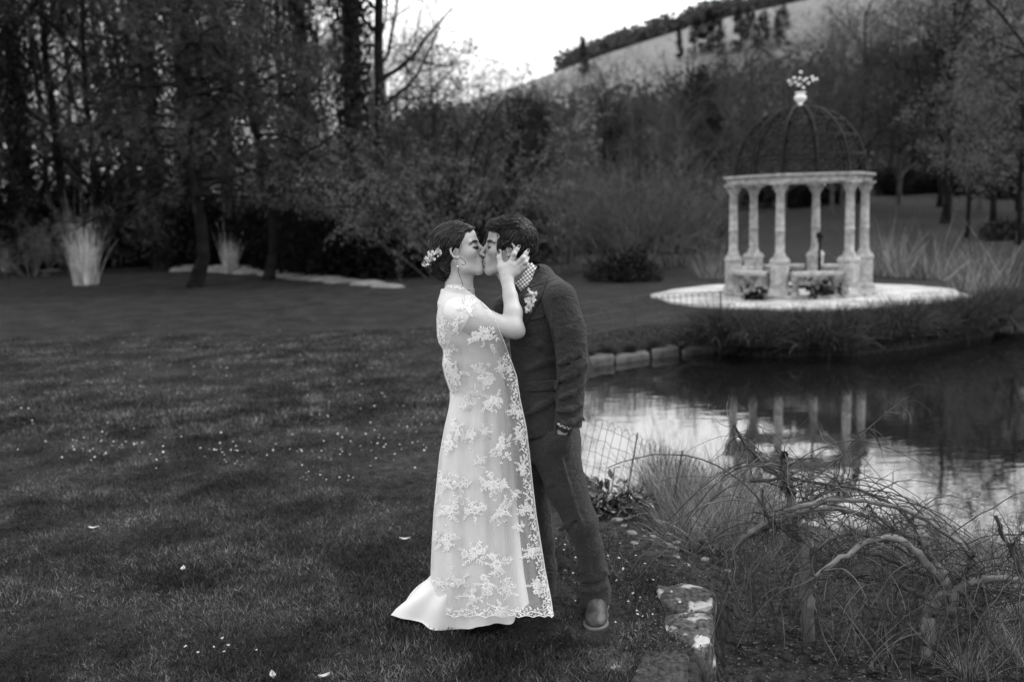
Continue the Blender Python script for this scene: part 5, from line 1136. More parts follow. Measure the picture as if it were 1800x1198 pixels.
# seam hollow between sleeve and body, elbow and cuff folds
Fj.rc(P(973, 560, -.225), P(979, 700, -.215), 2.5 * S, 2.5 * S, .008, 'sub')
dsl = -.205 - 25 * S
for (x0, y0, x1, y1, r, o) in ((985, 668, 1030, 640, 4, 0), (982, 640, 1026, 606, 3.5, 0), (984, 700, 1026, 676, 4, .006), (980, 722, 1022, 712, 4, .010), (985, 590, 1018, 560, 3, 0), (990, 745, 1020, 735, 4, .012)):
    Fj.chain([P(x0, y0, dsl + .012 + o), P((x0 + x1) / 2, (y0 + y1) / 2 + 3, dsl + .002 + o), P(x1, y1, dsl + .020 + o)], [r * S] * 3, .014)
for (x0, y0, x1, y1) in ((978, 655, 1018, 628), (980, 690, 1016, 664), (980, 712, 1018, 700), (985, 733, 1018, 724)):
    Fj.chain([P(x0, y0, dsl + .005), P(x1, y1, dsl + .005)], [2.6 * S] * 2, .007, 'sub')
# body drag lines
for (x0, y0, x1, y1, dp) in ((925, 650, 972, 630, -.172), (922, 730, 975, 700, -.175), (930, 600, 968, 612, -.178)):
    Fj.chain([P(x0, y0, dp + .025), P((x0 + x1) / 2, (y0 + y1) / 2, dp + .002), P(x1, y1, dp + .02)], [4 * S] * 3, .02)
Fj.bumpy(.0022, 22, 12)
# hem: lower in front, lifted over the hand; sleeve end
hp = P(985, 737, 0); hn = np.array([.38, 0, -1.0])
def hemcut(X, Y, Z): return -np.maximum((X - hp[0]) * -.28 - (Z - hp[2]), -((X - hp[0]) * .9 - (Z - hp[2]) * 0 - .012) * 0 - 9)
v = (np.array(Fj.ax[0])[:, None, None] - hp[0]) * hn[0] + (Fj.ax[2][None, None, :] - hp[2]) * hn[2]; v = v / np.linalg.norm(hn)
side = (Fj.ax[0][:, None, None] - P(978, 730)[0]) + (-(Fj.ax[1][None, :, None] - (Y0 - .165))) * 0
sl_mask = (Fj.ax[0][:, None, None] > P(975, 740)[0]) & (Fj.ax[1][None, :, None] < Y0 - .13)
cp = P(998, 744, -.19); cn_ = nrm(np.array([-.28, 0, -1.0])); v2 = (Fj.ax[0][:, None, None] - cp[0]) * cn_[0] + (Fj.ax[2][None, None, :] - cp[2]) * cn_[2] + 0 * Fj.ax[1][None, :, None]
Fj.d = np.maximum(Fj.d, np.where(sl_mask, v2, v + 0 * Fj.ax[1][None, :, None])).astype(np.float32)
Fj.chain([P(1004, 690, .05), P(1014, 722, .04), P(1026, 737, .03)], [9 * S, 6 * S, 2.5 * S], .01)
Fj.hmap(); V, Q = Fj.skin(); jacket = gpart('jacket', V, [Q], M['tweed'])
def gpanel(*a, **k):
    o = panel(*a, **k); o.location = -Vector(groom.location); return o
gpanel('lapel', Fj, [(932, 507), (920, 535), (914, 560), (914, 578)], [(960, 499), (951, 525), (937, 548), (918, 580)], 20, 10, .006, .006, M['tweed'], jacket)
gpanel('collar', Fj, [(945, 465), (938, 483), (931, 506)], [(956, 469), (965, 483), (961, 497)], 14, 9, .007, .006, M['tweed'], jacket)
gpanel('pocket_flap', Fj, [(925, 672), (950, 670), (982, 666)], [(924, 688), (950, 688), (982, 684)], 20, 6, .005, .004, M['tweed'], jacket)
gpanel('breast_pocket', Fj, [(932, 558), (957, 553)], [(932, 563), (957, 558)], 10, 4, .004, .003, M['tweed'], jacket)
# shirt collar, shirt front, tie, cuff
Fs_ = Field(Fj.lo, Fj.lo + (Fj.n - 1) * Fj.h, .0034); Fs_.rc(P(906, 460, -.012), P(924, 508, -.005), 26 * S, 31 * S, .02); Fs_.rc(P(924, 505, -.005), P(930, 560, -.02), 26 * S, 30 * S, .03); Fs_.rc(P(935, 480, -.005), P(940, 505, -.005), 18 * S, 22 * S, .03)
Fs_.hmap()
gpanel('shirt_collar', Fs_, [(903, 500), (918, 482), (935, 461)], [(924, 511), (939, 493), (949, 474)], 16, 9, .006, .004, M['gingham'], groom, uv=True)
gpanel('shirt_front', Fs_, [(902, 503), (905, 530), (908, 552)], [(928, 508), (928, 530), (926, 556)], 14, 10, .002, .003, M['gingham'], groom, uv=True)
gpanel('tie', Fs_, [(900, 502), (903, 514), (902, 540)], [(908, 502), (915, 512), (909, 540)], 10, 5, .007, .006, M['dark'], groom)
u = np.linspace(0, 2 * np.pi, 40); cc = P(991.5, 746, -.19); ex = nrm(P(1000, 749, -.19) - P(980, 741, -.19)); ey = np.array([0, 1., 0]); ez = np.cross(ex, ey); rows_ = []
for h in (-3.0, 4.2): rows_.append(cc + 14.5 * S * np.cos(u)[:, None] * ex + 13.5 * S * np.sin(u)[:, None] * ey + h * S * ez)
V = np.concatenate(rows_); F_ = np.array([(k, k + 1, 41 + k, 40 + k) for k in range(39)]); cu = gpart('shirt_cuff', V, [F_], M['gingham']); at_ = cu.data.attributes.new('weave', 'FLOAT_VECTOR', 'POINT'); at_.data.foreach_set('vector', np.stack([np.concatenate([u * 13.5] * 2), np.repeat([0, 7.2], 40), np.zeros(80)], 1).astype(np.float32).ravel())
# boutonniere
rg = np.random.default_rng(31); n = 44; tt_ = rg.uniform(0, 1, n) ** 1.3; bx = 938 - tt_ * 12 + rg.normal(size=n) * (6 - 3.5 * tt_); by = 514 + tt_ * 32 + rg.normal(size=n) * 4
q = onto(Fj, bx, by, .014); bo = link('boutonniere', None, groom); posy('boutonniere', bo, q, 5, groom, 5, .0085, 2)
st = np.stack([onto(Fj, [930, 926, 923], [528, 540, 548], .012)]); V, F_ = tubes(st, np.full((1, 3), .003), 5); link('stems', mesh('stems', V - np.array(groom.location), [F_], M['sage']), bo)
# trousers
Ft = Field(np.array([P(905, 800)[0], Y0 - .30, .02]), np.array([P(1085, 800)[0], Y0 + .24, zz(725, 960)]), .0036)
Ft.loft([(zz(800, 965), xx(966), Y0, 50 * S, .165), (zz(770, 965), xx(966), Y0, 51 * S, .17), (zz(730, 962), xx(962), Y0, 48 * S, .16)], .03)
Ft.chain([P(974, 785, -.085), P(996, 858, -.095), P(1022, 917, -.10), P(1036, 960, -.075), P(1043, 1000, -.05), P(1047, 1035, -.03), P(1048, 1054, -.03)], [42 * S, 34 * S, 28.5 * S, 24 * S, 23 * S, 25 * S, 27 * S], .02)
Ft.chain([P(948, 785, .08), P(938, 850, .10), P(945, 900, .11), P(953, 950, .11), P(956, 1000, .11), P(957, 1046, .11)], [38 * S, 28 * S, 24 * S, 22 * S, 22 * S, 22 * S], .02)
Ft.ell(P(982, 777, -.170), (25 * S, 18 * S, 25 * S), .02); Ft.rc(P(991, 752, -.185), P(985, 775, -.18), 15 * S, 15 * S, .01)                        # the hand in the pocket
for (x0, y0, x1, y1, dp, r) in ((1000, 800, 968, 850, -.17, 4), (1016, 905, 985, 930, -.15, 4), (1030, 925, 1000, 890, -.16, 3), (1025, 1020, 1064, 1005, -.10, 4), (1024, 1038, 1066, 1030, -.095, 4), (1020, 1005, 1050, 985, -.10, 3)):
    Ft.chain([P(x0, y0, dp + .012), P((x0 + x1) / 2, (y0 + y1) / 2 + 2, dp + .004), P(x1, y1, dp + .014)], [r * S] * 3, .018)
Ft.chain([P(985, 800, -.19), P(1005, 870, -.178), P(1022, 920, -.172), P(1033, 965, -.135), P(1040, 1030, -.095)], [2.5 * S] * 5, .012)   # pressed crease
for (x0, y0, x1, y1, dp) in ((1026, 1028, 1068, 1020, -.095), (1018, 912, 990, 938, -.165), (935, 1010, 978, 1000, .05), (935, 1028, 978, 1022, .05), (975, 758, 996, 762, -.205)):
    Ft.chain([P(x0, y0, dp), P(x1, y1, dp)], [2.2 * S] * 2, .012, 'sub')
Ft.bumpy(.0026, 20, 4)
v = -(Ft.ax[2][None, None, :] - np.where(Ft.ax[1][None, :, None] > Y0 + .03, P(957, 1046, .11)[2], P(1048, 1054, -.03)[2])) + 0 * Ft.ax[0][:, None, None]; v = v + .25 * (Ft.ax[1][None, :, None] - (Y0 - .03)) * (Ft.ax[1][None, :, None] < Y0 + .03)
Ft.d = np.maximum(Ft.d, v).astype(np.float32)
V, Q = Ft.skin(); gpart('trousers', V, [Q], M['tweed2'])
# shoes
M['leather'] = mat('brown_leather', .045, .55, .5, 26, bump=.5, bsc=55, spec=.28); M['sole'] = mat('shoe_sole', .10, .8, .2, 30)
def shoe(toe, heel):
    toe = np.array(toe); heel = np.array(heel); f = nrm(toe - heel); sd = np.array([-f[1], f[0], 0]); up = np.array([0, 0, 1.]); q = lambda a, b, c: heel + f * a + sd * b + up * c; Rm = np.stack([f, sd, up], 1)
    lo = np.minimum(toe, heel) - [.09, .09, 0]; hi = np.maximum(toe, heel) + [.09, .09, .17]; F_ = Field(lo - [0, 0, .003], hi, .0026)
    F_.ell(q(.225, 0, .026), (.070, .047, .034), .02, Rm=Rm); F_.ell(q(.15, 0, .045), (.10, .045, .050), .03, Rm=Rm); F_.ell(q(.05, 0, .05), (.06, .040, .055), .03, Rm=Rm); F_.rc(q(.06, 0, .07), q(.055, 0, .125), .043, .042, .03); F_.rc(q(.17, 0, .075), q(.08, 0, .115), .026, .034, .03)
    for a_, b_ in ((.155, -.02), (.135, .0), (.178, .015)): F_.chain([q(a_, -.04, .055), q(a_ + .01, b_, .098 - (a_ - .12) * .5), q(a_ - .005, .04, .06)], [.004] * 3, .008)
    F_.chain([q(.222, -.046, .03), q(.215, -.024, .058), q(.212, 0, .068), q(.215, .024, .058), q(.222, .046, .03)], [.0036] * 5, .006, 'sub'); F_.chain([q(.19, -.044, .04), q(.197, 0, .083), q(.19, .044, .04)], [.003] * 3, .006, 'sub')
    F_.cut(q(0, 0, .016), (0, 0, -1)); V, Q = F_.skin(); s_ = gpart('shoe', V, [Q], M['leather'])
    F_ = Field(lo - [.0, 0, .004], hi - [0, 0, .13], .0026); 
    for k_, (a_, r_) in enumerate(((.225, .050), (.15, .043), (.05, .041))):
        nxt = ((.225, .053), (.15, .045), (.05, .043))[min(2, k_ + 1)]; F_.rc(q(a_, 0, .010), q(nxt[0], 0, .010), r_, nxt[1], .02)
    F_.ell(q(.245, 0, .01), (.06, .05, .05), .02, Rm=Rm)
    F_.cut(q(0, 0, .017), (0, 0, 1)); F_.cut(q(0, 0, .001), (0, 0, -1)); V, Q = F_.skin(); gpart('sole', V, [Q], M['sole'], s_)
    ls = []
    for a_ in (.125, .147, .169, .190): ls.append(np.array([q(a_ - .004, -.026, .094 - (a_ - .12) * .42), q(a_ + .006, 0, .110 - (a_ - .12) * .44), q(a_ + .002, .026, .094 - (a_ - .12) * .42)]))
    V, F_ = tubes(np.array(ls), np.full((4, 3), .0036), 5); gpart('laces', V, [F_], M['dark'], s_)
tp = gnd(1046, 1108, 0); shoe(tp, tp + np.array([.045, .285, 0]))
tp = gnd(915, 1082, 0); shoe(tp + np.array([.0, 0, 0]), tp + np.array([.125, .265, 0]))
# ================================================================== lawn grass, daisies
RNG = np.random.default_rng(101)
def lawn_pts(n, y0, y1, pw=1.0):
    y = y0 + (y1 - y0) * RNG.uniform(0, 1, n) ** pw; l = -.54 * y - .15; r = np.minimum(np.interp(y, LYY, LXX) - .02 + RNG.normal(size=n) * .09, .54 * y + .2); r = np.where(y > 9, np.minimum(.62, .54 * y), r)
    x = l + (r - l) * RNG.uniform(0, 1, n); return x, y
X1, Y1 = lawn_pts(215000, 3.2, 8.2, 1.25); X2, Y2 = lawn_pts(95000, 8.2, 15.5, 1.2)
X, Y = np.concatenate([X1, X2]), np.concatenate([Y1, Y2])
pn = vnoise(np.stack([X, Y, 0 * X], 1), 2.2, 7); thin = RNG.uniform(0, 1, len(X)) < np.clip(.78 + .45 * pn, .3, 1); 
edge = np.interp(Y, LYY, LXX) - X; thin &= (RNG.uniform(0, 1, len(X)) < np.clip(edge / .38, .12, 1)) | (Y > 9)
X, Y, pn = X[thin], Y[thin], pn[thin]; n = len(X)
Pg = np.stack([X, Y, ground_z(X, Y) - .004], 1); far = Y > 8.2
tread = np.ones(n)
for (ax_, ay_, bx_, by_, rr) in ((.335, 3.99, .375, 4.28, .10), (.04, 4.2, .17, 4.45, .10), (-.42, 4.24, .05, 4.06, .12)):
    ex_, ey_ = bx_ - ax_, by_ - ay_; tt = np.clip(((X - ax_) * ex_ + (Y - ay_) * ey_) / (ex_ ** 2 + ey_ ** 2), 0, 1); dd_ = np.hypot(X - ax_ - tt * ex_, Y - ay_ - tt * ey_); tread = np.minimum(tread, .28 + .72 * sstep((dd_ - rr * .6) / rr))
hg_ = tread * (.030 + .014 * pn + .008 * vnoise(np.stack([X, Y, 0 * X], 1), 11, 5)) * RNG.uniform(.5, 1.5, n) * np.where(far, 1.25, 1); lean = RNG.normal(size=(n, 3)) * .55; lean[:, 2] = 1
V, F4, F3 = blades(Pg, lean, hg_, np.where(far, .007, .0034) * RNG.uniform(.7, 1.3, n), RNG.uniform(0, .35, n))
me = MB().add(V, F4, F3).mesh('lawn_grass', M['blade'], False)
settint(me, np.repeat(np.clip(RNG.lognormal(-.12, .55, n) * (1 + .5 * vnoise(Pg, 9, 3)), .2, 3.2) + (RNG.uniform(0, 1, n) < .04) * 1.8, 5)); tag(link('lawn_grass', me), kind='stuff')
# daisies in drifts
RNG = np.random.default_rng(55); pts = []
for (px0, py0, sx_, sy_, k) in ((310, 650, 70, 10, 34), (640, 700, 60, 22, 26), (680, 780, 60, 25, 60), (430, 800, 130, 14, 70), (190, 800, 60, 14, 34), (560, 850, 30, 6, 18), (60, 740, 90, 30, 26), (250, 590, 150, 24, 30), (500, 620, 120, 30, 26), (1010, 1000, 30, 30, 10), (1110, 1020, 40, 26, 12), (140, 680, 110, 20, 20), (390, 1150, 40, 10, 8), (1130, 1080, 60, 20, 14)):
    for _ in range(k):
        g = gnd(px0 + RNG.normal() * sx_, py0 + RNG.normal() * sy_)
        if 3.4 < g[1] < 18: pts.append(g)
mb = MB(); ev = MB()
for g in pts:
    z = float(ground_z(g[0], g[1])) + RNG.uniform(.025, .045); r = RNG.uniform(.0045, .0085) * (1 if g[1] < 7 else 1.25); tl = nrm(RNG.normal(size=3) * .35 + np.array([0, -.25, 1])); s1 = nrm(np.cross(tl, [1, 0, 0.])); s2 = np.cross(tl, s1); a = np.arange(16) * math.pi / 8
    rr = np.where(np.arange(16) % 2, r, r * .72)[:, None]; V = np.concatenate([[np.zeros(3)], rr * (np.cos(a)[:, None] * s1 + np.sin(a)[:, None] * s2)]) + np.array([g[0], g[1], z]); mb.add(V, np.array([(0, 1 + i, 1 + (i + 1) % 16) for i in range(16)]))
M['daisy'] = mat('daisy_white', .34, .7, .1, 5, trans=.1)
tag(link('daisies', mb.mesh('daisies', M['daisy'], False)), kind='stuff')
# pale fallen leaves on the lawn
M['dry_leaf'] = mat('dry_leaf', .42, .8, .3, 40, bump=.2, bsc=80)
for k, (px, py, s, lab) in enumerate([(712, 953, .030, 'pale curled leaf lying on the lawn just left of the dress'), (322, 1006, .026, 'pale leaf lying alone on the lawn below the middle left'), (165, 933, .030, 'thin pale twig like leaf on the lawn at the left'), (480, 1195, .026, 'pale leaf at the bottom edge of the lawn, left one'), (570, 1196, .024, 'pale leaf at the bottom edge of the lawn, right one'), (855, 985, .0, '')]):
    if not s: continue
    g = gnd(px, py, .02); u = np.linspace(-1, 1, 7); V = []
    for i, a in enumerate(u):
        w_ = .45 * (1 - a * a) ** .7
        for b in (-1, 0, 1): V.append((a * s, b * w_ * s, .012 * b * b + .35 * s * a * a + .006))
    F = np.array([(i * 3 + j, i * 3 + j + 3, i * 3 + j + 4, i * 3 + j + 1) for i in range(6) for j in range(2)])
    o = tag(link('fallen_leaf', mesh('fallen_leaf', V, [F], M['dry_leaf']), None, (g[0], g[1], .025), k * 1.7), lab, 'leaf', 'fallen leaves on the lawn')
# ================================================================== stones at the lawn edge and by the water
def lichen_mat(name, lo, hi, cut0, sc, seed=0.0):
    m = bpy.data.materials.new(name); m.use_nodes = True; t = m.node_tree; N = t.nodes; lk = t.links.new; bs = N['Principled BSDF']; bs.inputs['Roughness'].default_value = .95; bs.inputs['Specular IOR Level'].default_value = .15
    tc = N.new('ShaderNodeTexCoord'); n1 = N.new('ShaderNodeTexNoise'); n1.inputs['Scale'].default_value = sc; n1.inputs['Detail'].default_value = 7; n1.inputs['Distortion'].default_value = .4; lk(tc.outputs['Object'], n1.inputs['Vector'])
    r = N.new('ShaderNodeMapRange'); r.inputs['From Min'].default_value = cut0; r.inputs['From Max'].default_value = cut0 + .075; r.inputs['To Min'].default_value = 0; lk(n1.outputs[0], r.inputs[0])
    n2 = N.new('ShaderNodeTexNoise'); n2.inputs['Scale'].default_value = 45; n2.inputs['Detail'].default_value = 7; lk(tc.outputs['Object'], n2.inputs['Vector']); r2 = N.new('ShaderNodeMapRange'); r2.inputs['From Min'].default_value = .35; r2.inputs['From Max'].default_value = .7; r2.inputs['To Min'].default_value = lo * .5; r2.inputs['To Max'].default_value = lo * 2.2; lk(n2.outputs[0], r2.inputs[0])
    r3 = N.new('ShaderNodeMapRange'); r3.inputs['From Min'].default_value = .3; r3.inputs['From Max'].default_value = .7; r3.inputs['To Min'].default_value = hi * .75; r3.inputs['To Max'].default_value = hi * 1.15; lk(n2.outputs[0], r3.inputs[0])
    mx = N.new('ShaderNodeMix'); lk(r.outputs[0], mx.inputs[0]); lk(r2.outputs[0], mx.inputs[2]); lk(r3.outputs[0], mx.inputs[3]); lk(mx.outputs[0], bs.inputs['Base Color'])
    b = N.new('ShaderNodeBump'); b.inputs['Strength'].default_value = .9; b.inputs['Distance'].default_value = .012; lk(n2.outputs[0], b.inputs['Height']); lk(b.outputs[0], bs.inputs['Normal']); return m
M['slab'] = lichen_mat('mossy_slab', .045, .36, .535, 7.0); M['slab2'] = lichen_mat('mossy_slab_dark', .026, .30, .62, 8.0); M['rock'] = mat('pale_rock', .13, .95, .35, 8, bump=.6, bsc=22); M['edge_stone'] = mat('edging_stone', .07, .95, .4, 6, bump=.6, bsc=18)
def block(name, label, cat, corners, ztop, zbot, mat_, seed, group=None, nn=14):
    """rough stone with a given plan outline"""
    c = np.array([(q[0], q[1]) for q in corners]); o = c.mean(0); k = 12; bd = resamp(np.concatenate([c, c[:1]]), len(c) * k + 1)[:-1] - o; m = len(bd); rows_ = []
    for f, z in ((.0, ztop + .006), (.35, ztop + .006), (.7, ztop + .004), (.93, ztop), (1.0, ztop - .018), (1.02, ztop - .07), (.99, (ztop + zbot) / 2), (1.02, zbot)):
        rows_.append(np.concatenate([bd * max(f, .02), np.full((m, 1), z)], 1))
    V = np.array(rows_).reshape(-1, 3); W_ = V + [o[0], o[1], 0]; V = V + np.stack([vnoise(W_, 16, seed + i) for i in range(3)], 1) * [.014, .014, .010] + np.stack([vnoise(W_, 48, seed + 5 + i) for i in range(3)], 1) * .006
    i = np.arange(7)[:, None] * m; j = np.arange(m)[None]; j2 = (j + 1) % m
    return tag(link(name, mesh(name, V, [np.stack([i + j, i + m + j, i + m + j2, i + j2], -1).reshape(-1, 4)], mat_), None, (o[0], o[1], 0)), label, cat, group)
G = lambda x, y, z=.0: gnd(x, y, z)
block('stone_slab', 'mossy stone slab with the biggest white lichen patch at the lawn edge, beside the shoe of the groom', 'stone slab', [G(1150, 1037), G(1205, 1033), G(1260, 1046), G(1256, 1078), G(1195, 1082), G(1160, 1066)], .022, -.30, M['slab'], 3, 'slabs along the lawn edge')
block('stone_slab', 'mossy stone slab with a narrow white lichen streak, middle one at the lawn edge', 'stone slab', [G(1170, 1086), G(1254, 1082), G(1248, 1134), G(1222, 1150), G(1178, 1118)], .016, -.30, M['slab'], 11, 'slabs along the lawn edge')
block('stone_slab', 'dark mossy stone slab cut by the bottom edge of the picture', 'stone slab', [G(1130, 1140), G(1218, 1154), G(1210, 1240), G(1100, 1240)], .014, -.30, M['slab2'], 19, 'slabs along the lawn edge')
block('stone_slab', 'flat dark mossy stone sunk in the lawn in front of the shoe of the groom', 'stone slab', [G(1012, 1140), G(1060, 1134), G(1120, 1146), G(1100, 1190), G(1040, 1175)], -.004, -.10, M['slab2'], 27, 'slabs along the lawn edge')
RNG = np.random.default_rng(9)
def pebble(name, seed, r, mat_):
    u = np.linspace(0, np.pi, 7); k = 9; V = np.array([[math.sin(a) * math.cos(b), math.sin(a) * math.sin(b), math.cos(a) * .7] for a in u for b in np.arange(k) * 2 * np.pi / k]); V = V * (1 + .22 * vnoise(V, 2.2, seed)[:, None]) * r
    i = np.arange(6)[:, None] * k; j = np.arange(k)[None]; return mesh(name, V, [np.stack([i + j, i + k + j, i + k + (j + 1) % k, i + (j + 1) % k], -1).reshape(-1, 4)], mat_)
pb = [pebble('pale_stone', s_, .022, M['rock']) for s_ in (1, 2, 3)]
for k, (px, py, s) in enumerate([(1085, 915, 1.2), (1098, 925, .9), (1110, 938, 1.3), (1130, 945, .8), (1142, 952, .9), (1147, 945, 1.1), (1116, 956, .9), (1187, 982, 1.3), (1205, 995, 1.0), (1160, 920, 1.0), (1175, 940, .8), (1190, 955, .9), (1240, 985, 1.1), (1280, 1005, .9)]):
    q = G(px, py, -.05); z = float(ground_z(q[0], q[1])); q = G(px, py, z)
    tag(link('pale_stone', pb[k % 3], None, (q[0], q[1], z + .006), k * .9, (s * 1.3, s, s * .6)), 'small pale stone on the bare soil of the bank behind the groom', 'stone', 'pale stones on the soil of the bank')
def ordinal(k): return ['first', 'second', 'third', 'fourth', 'fifth', 'sixth', 'seventh', 'eighth', 'ninth', 'tenth', 'eleventh', 'twelfth', 'thirteenth', 'fourteenth', 'fifteenth', 'sixteenth', 'seventeenth', 'eighteenth', 'nineteenth', 'twentieth'][k]
rk = [pebble('pale_rock', s_, .55, M['rock']) for s_ in (4, 5, 6)]
for k in range(18):
    t_ = k / 17; px = 305 + 390 * t_; py = 473 + 33 * t_ ** 1.4 + RNG.normal() * 1.6; q = G(px, py); s = RNG.uniform(.6, 1.25) * (.9 if k % 4 else 1.2)
    tag(link('pale_rock', rk[k % 3], None, (q[0], q[1], -.05), k * 1.3, (s * RNG.uniform(.9, 1.5), s, s * RNG.uniform(.35, .75))), ordinal(k) + ' pale rock counted from the left larch along the row before the dark wood', 'rock', 'pale rocks edging the wood')
for k, (px, py, s) in enumerate([(30, 473, 1.0), (62, 474, 1.1), (92, 476, .8)]):
    q = G(px, py); tag(link('pale_rock', rk[k % 3], None, (q[0], q[1], -.05), k, (s * 1.6, s, s * .35)), ['flat pale rock nearest the left edge of the picture', 'flat pale rock between two others at the far left', 'flat pale rock just left of the pampas grass'][k], 'rock', 'pale rocks at the far left')
# dressed edging stones on the far left bank of the pond
for k, (x0, x1) in enumerate([(1.0, 1.42), (1.45, 1.98), (2.02, 2.45), (2.50, 3.0)]):
    yb = lambda x: np.interp(x, [1.0, 1.6, 2.3, 3.0], [13.75, 14.25, 14.65, 14.95]); c = [(x0, yb(x0) - .28), (x1, yb(x1) - .28), (x1, yb(x1) + .12), (x0, yb(x0) + .12)]
    block('edging_stone', ['pale edging stone of the pond bank right behind the sleeve of the groom', 'second edging stone of the pond bank from the groom', 'third edging stone of the pond bank from the groom', 'edging stone of the pond bank nearest the reeds'][k], 'edging stone', c, [-.27, -.31, -.28, -.33][k], -.60, M['edge_stone'], 40 + k * 7, 'edging stones of the pond bank')
# ================================================================== wire fences along the bank
M['wire'] = mat('rusty_wire', .035, .6, .3, 60, spec=.4)
def wire_fence(label, path, h, step, nrow, rad, posts, lean=0.0):
    path = np.array(path, float); l = np.concatenate([[0], np.cumsum(np.hypot(*np.diff(path[:, :2], axis=0).T))]); n = int(l[-1] / step); s_ = np.linspace(0, l[-1], n); b = np.stack([np.interp(s_, l, path[:, i]) for i in range(3)], 1); RG = np.random.default_rng(n)
    b[:, 2] += 0; top = b + np.array([lean, 0, h]); fence = thing('wire_fence', label, 'fence', b[n // 2]); o = b[n // 2]; w_ = MB()
    ht = RG.normal(size=n) * .012
    for i in range(n - 1):                                          # hoops over the top, then straight wires
        q = b[i] - o; r_ = b[min(i + 1, n - 1)] - o; a = np.linspace(0, np.pi, 7); L_ = np.array([lean, 0, h])
        arc = [(q + r_) / 2 + (q - r_) / 2 * math.cos(x) + L_ * (1 + .12 * math.sin(x) + ht[i]) for x in a]; pts = np.array([q - [0, 0, .05], q + L_ * .33, q + L_ * .66] + arc); w_.add(*tubes(pts + RG.normal(size=pts.shape) * .003, np.full(len(pts), rad), 4))
    for f in np.linspace(.08, .98, nrow): pts = b - o + np.array([lean, 0, h]) * f; w_.add(*tubes(pts + RG.normal(size=pts.shape) * .004, np.full(n, rad), 4))
    tag(link('wire_mesh', w_.mesh('wire_mesh', M['wire']), fence), kind='stuff')
    for f in posts: i = int(f * (n - 1)); V, F = tubes(np.array([b[i] - o - [0, .01, .1], b[i] - o + np.array([lean * 1.1, -.01, h * 1.16])]), np.full(2, rad * 3.2), 6); link('post', mesh('post', V, [F], M['wire']), fence)
    return fence
def gp(px, py, z=-.1):
    q = gnd(px, py, z); zz_ = float(ground_z(q[0], q[1])); q = gnd(px, py, max(zz_, -.35)); return q
wire_fence('rusty wire fence with a looped top between the leg of the groom and the pond', [gp(1002, 838), gp(1050, 856), gp(1100, 880), gp(1150, 905), gp(1210, 935)], .40, .045, 5, .0016, (.38, .8), .09)
wire_fence('thin wire fence with a looped top on the far bank left of the pavilion', [(.75, 13.6, -.02), (1.3, 14.35, -.02), (2.0, 14.85, -.0), (2.8, 15.2, 0), (3.4, 15.0, 0)], .42, .10, 4, .004, (.1, .5, .95), -.02)
# ================================================================== sedges, reeds, grasses by the water
M['dry_grass'] = mat('dry_grass', .20, .8, .6, 3.0, spec=.2, trans=.2, per_obj=.25, tint=True); M['dark_sedge'] = mat('dark_sedge', .022, .6, .5, 3.0, spec=.3, trans=.15, per_obj=.2, tint=True); M['pampas'] = mat('pampas_straw', .52, .8, .25, 3.0, spec=.2, trans=.3, tint=True); M['reed'] = mat('reed_straw', .16, .8, .3, 3.0, spec=.2, trans=.2, tint=True)
def clump_mesh(name, seed, h, n, spread, width, m, tall=0, droop=.35, messy=.0, splay=1.0):
    global RNG
    RNG = np.random.default_rng(seed); a = RNG.uniform(0, 6.28, n); r = RNG.uniform(0, 1, n) ** .7 * spread * .45; p = np.stack([np.cos(a) * r, np.sin(a) * r, np.zeros(n) - .03], 1)
    d = np.stack([np.cos(a) * r / spread, np.sin(a) * r / spread, np.full(n, .9)], 1) * [1.1 * splay, 1.1 * splay, 1] + RNG.normal(size=(n, 3)) * (.22 * min(1, splay + .1) + messy); L_ = h * RNG.uniform(.45, 1.1, n); m_ = 6
    Pk = np.zeros((n, m_, 3)); Pk[:, 0] = p; d = nrm(d); dr = RNG.uniform(.2, 1.3, n)[:, None] * droop * .28; kk = (np.arange(n) < tall); L_[kk] *= 1.6; dr[kk] *= .3
    for i in range(1, m_): Pk[:, i] = Pk[:, i - 1] + d * (L_ / (m_ - 1))[:, None]; d = nrm(d + np.array([0, 0, -1.0]) * dr * (i / 2.0) + RNG.normal(size=d.shape) * .04)
    side = nrm(np.cross(Pk[:, -1] - Pk[:, 0] + 1e-6, RNG.normal(size=(n, 3)))); wd = (width * RNG.uniform(.6, 1.4, n))[:, None, None] * np.linspace(1, .12, m_)[None, :, None] * side[:, None, :]
    wd[kk] *= .5
    V = np.stack([Pk - wd, Pk + wd], 2).reshape(-1, 3); b = (np.arange(n) * m_ * 2)[:, None] + (np.arange(m_ - 1) * 2)[None]; F = np.stack([b, b + 1, b + 3, b + 2], -1).reshape(-1, 4)
    me = mesh(name, V, [F], m); settint(me, np.repeat(np.clip(RNG.normal(1, .6, n), .15, 2.6), m_ * 2)); return me
CM = {'near': [clump_mesh('sedge', s_, .50, 300, .34, .0026, M['dry_grass'], 26, .55, .14) for s_ in (1, 2, 3)], 'dark': [clump_mesh('dark_sedge', s_, .55, 900, .62, .006, M['dark_sedge'], 0, 1.1, .1) for s_ in (4, 5)],
      'pampas': [clump_mesh('pampas', 6, 2.0, 400, .85, .009, M['pampas'], 40, .22, .06, .12)], 'reed': [clump_mesh('reed', s_, 1.15, 90, .8, .010, M['reed'], 20, .25, .12) for s_ in (7, 8)], 'tuft': [clump_mesh('tuft', 9, .5, 300, .4, .004, M['dark_sedge'], 30, .2, .0)]}
def clump(kind, name, label, cat, x, y, s=1.0, group=None, k=0, z=None, sz=1.0):
    z = float(ground_z(x, y)) if z is None else z
    return tag(link(name, CM[kind][k % len(CM[kind])], None, (x, y, z), k * 1.37, (s, s, s * sz)), label, cat, group)
RNG = np.random.default_rng(12); k = 0
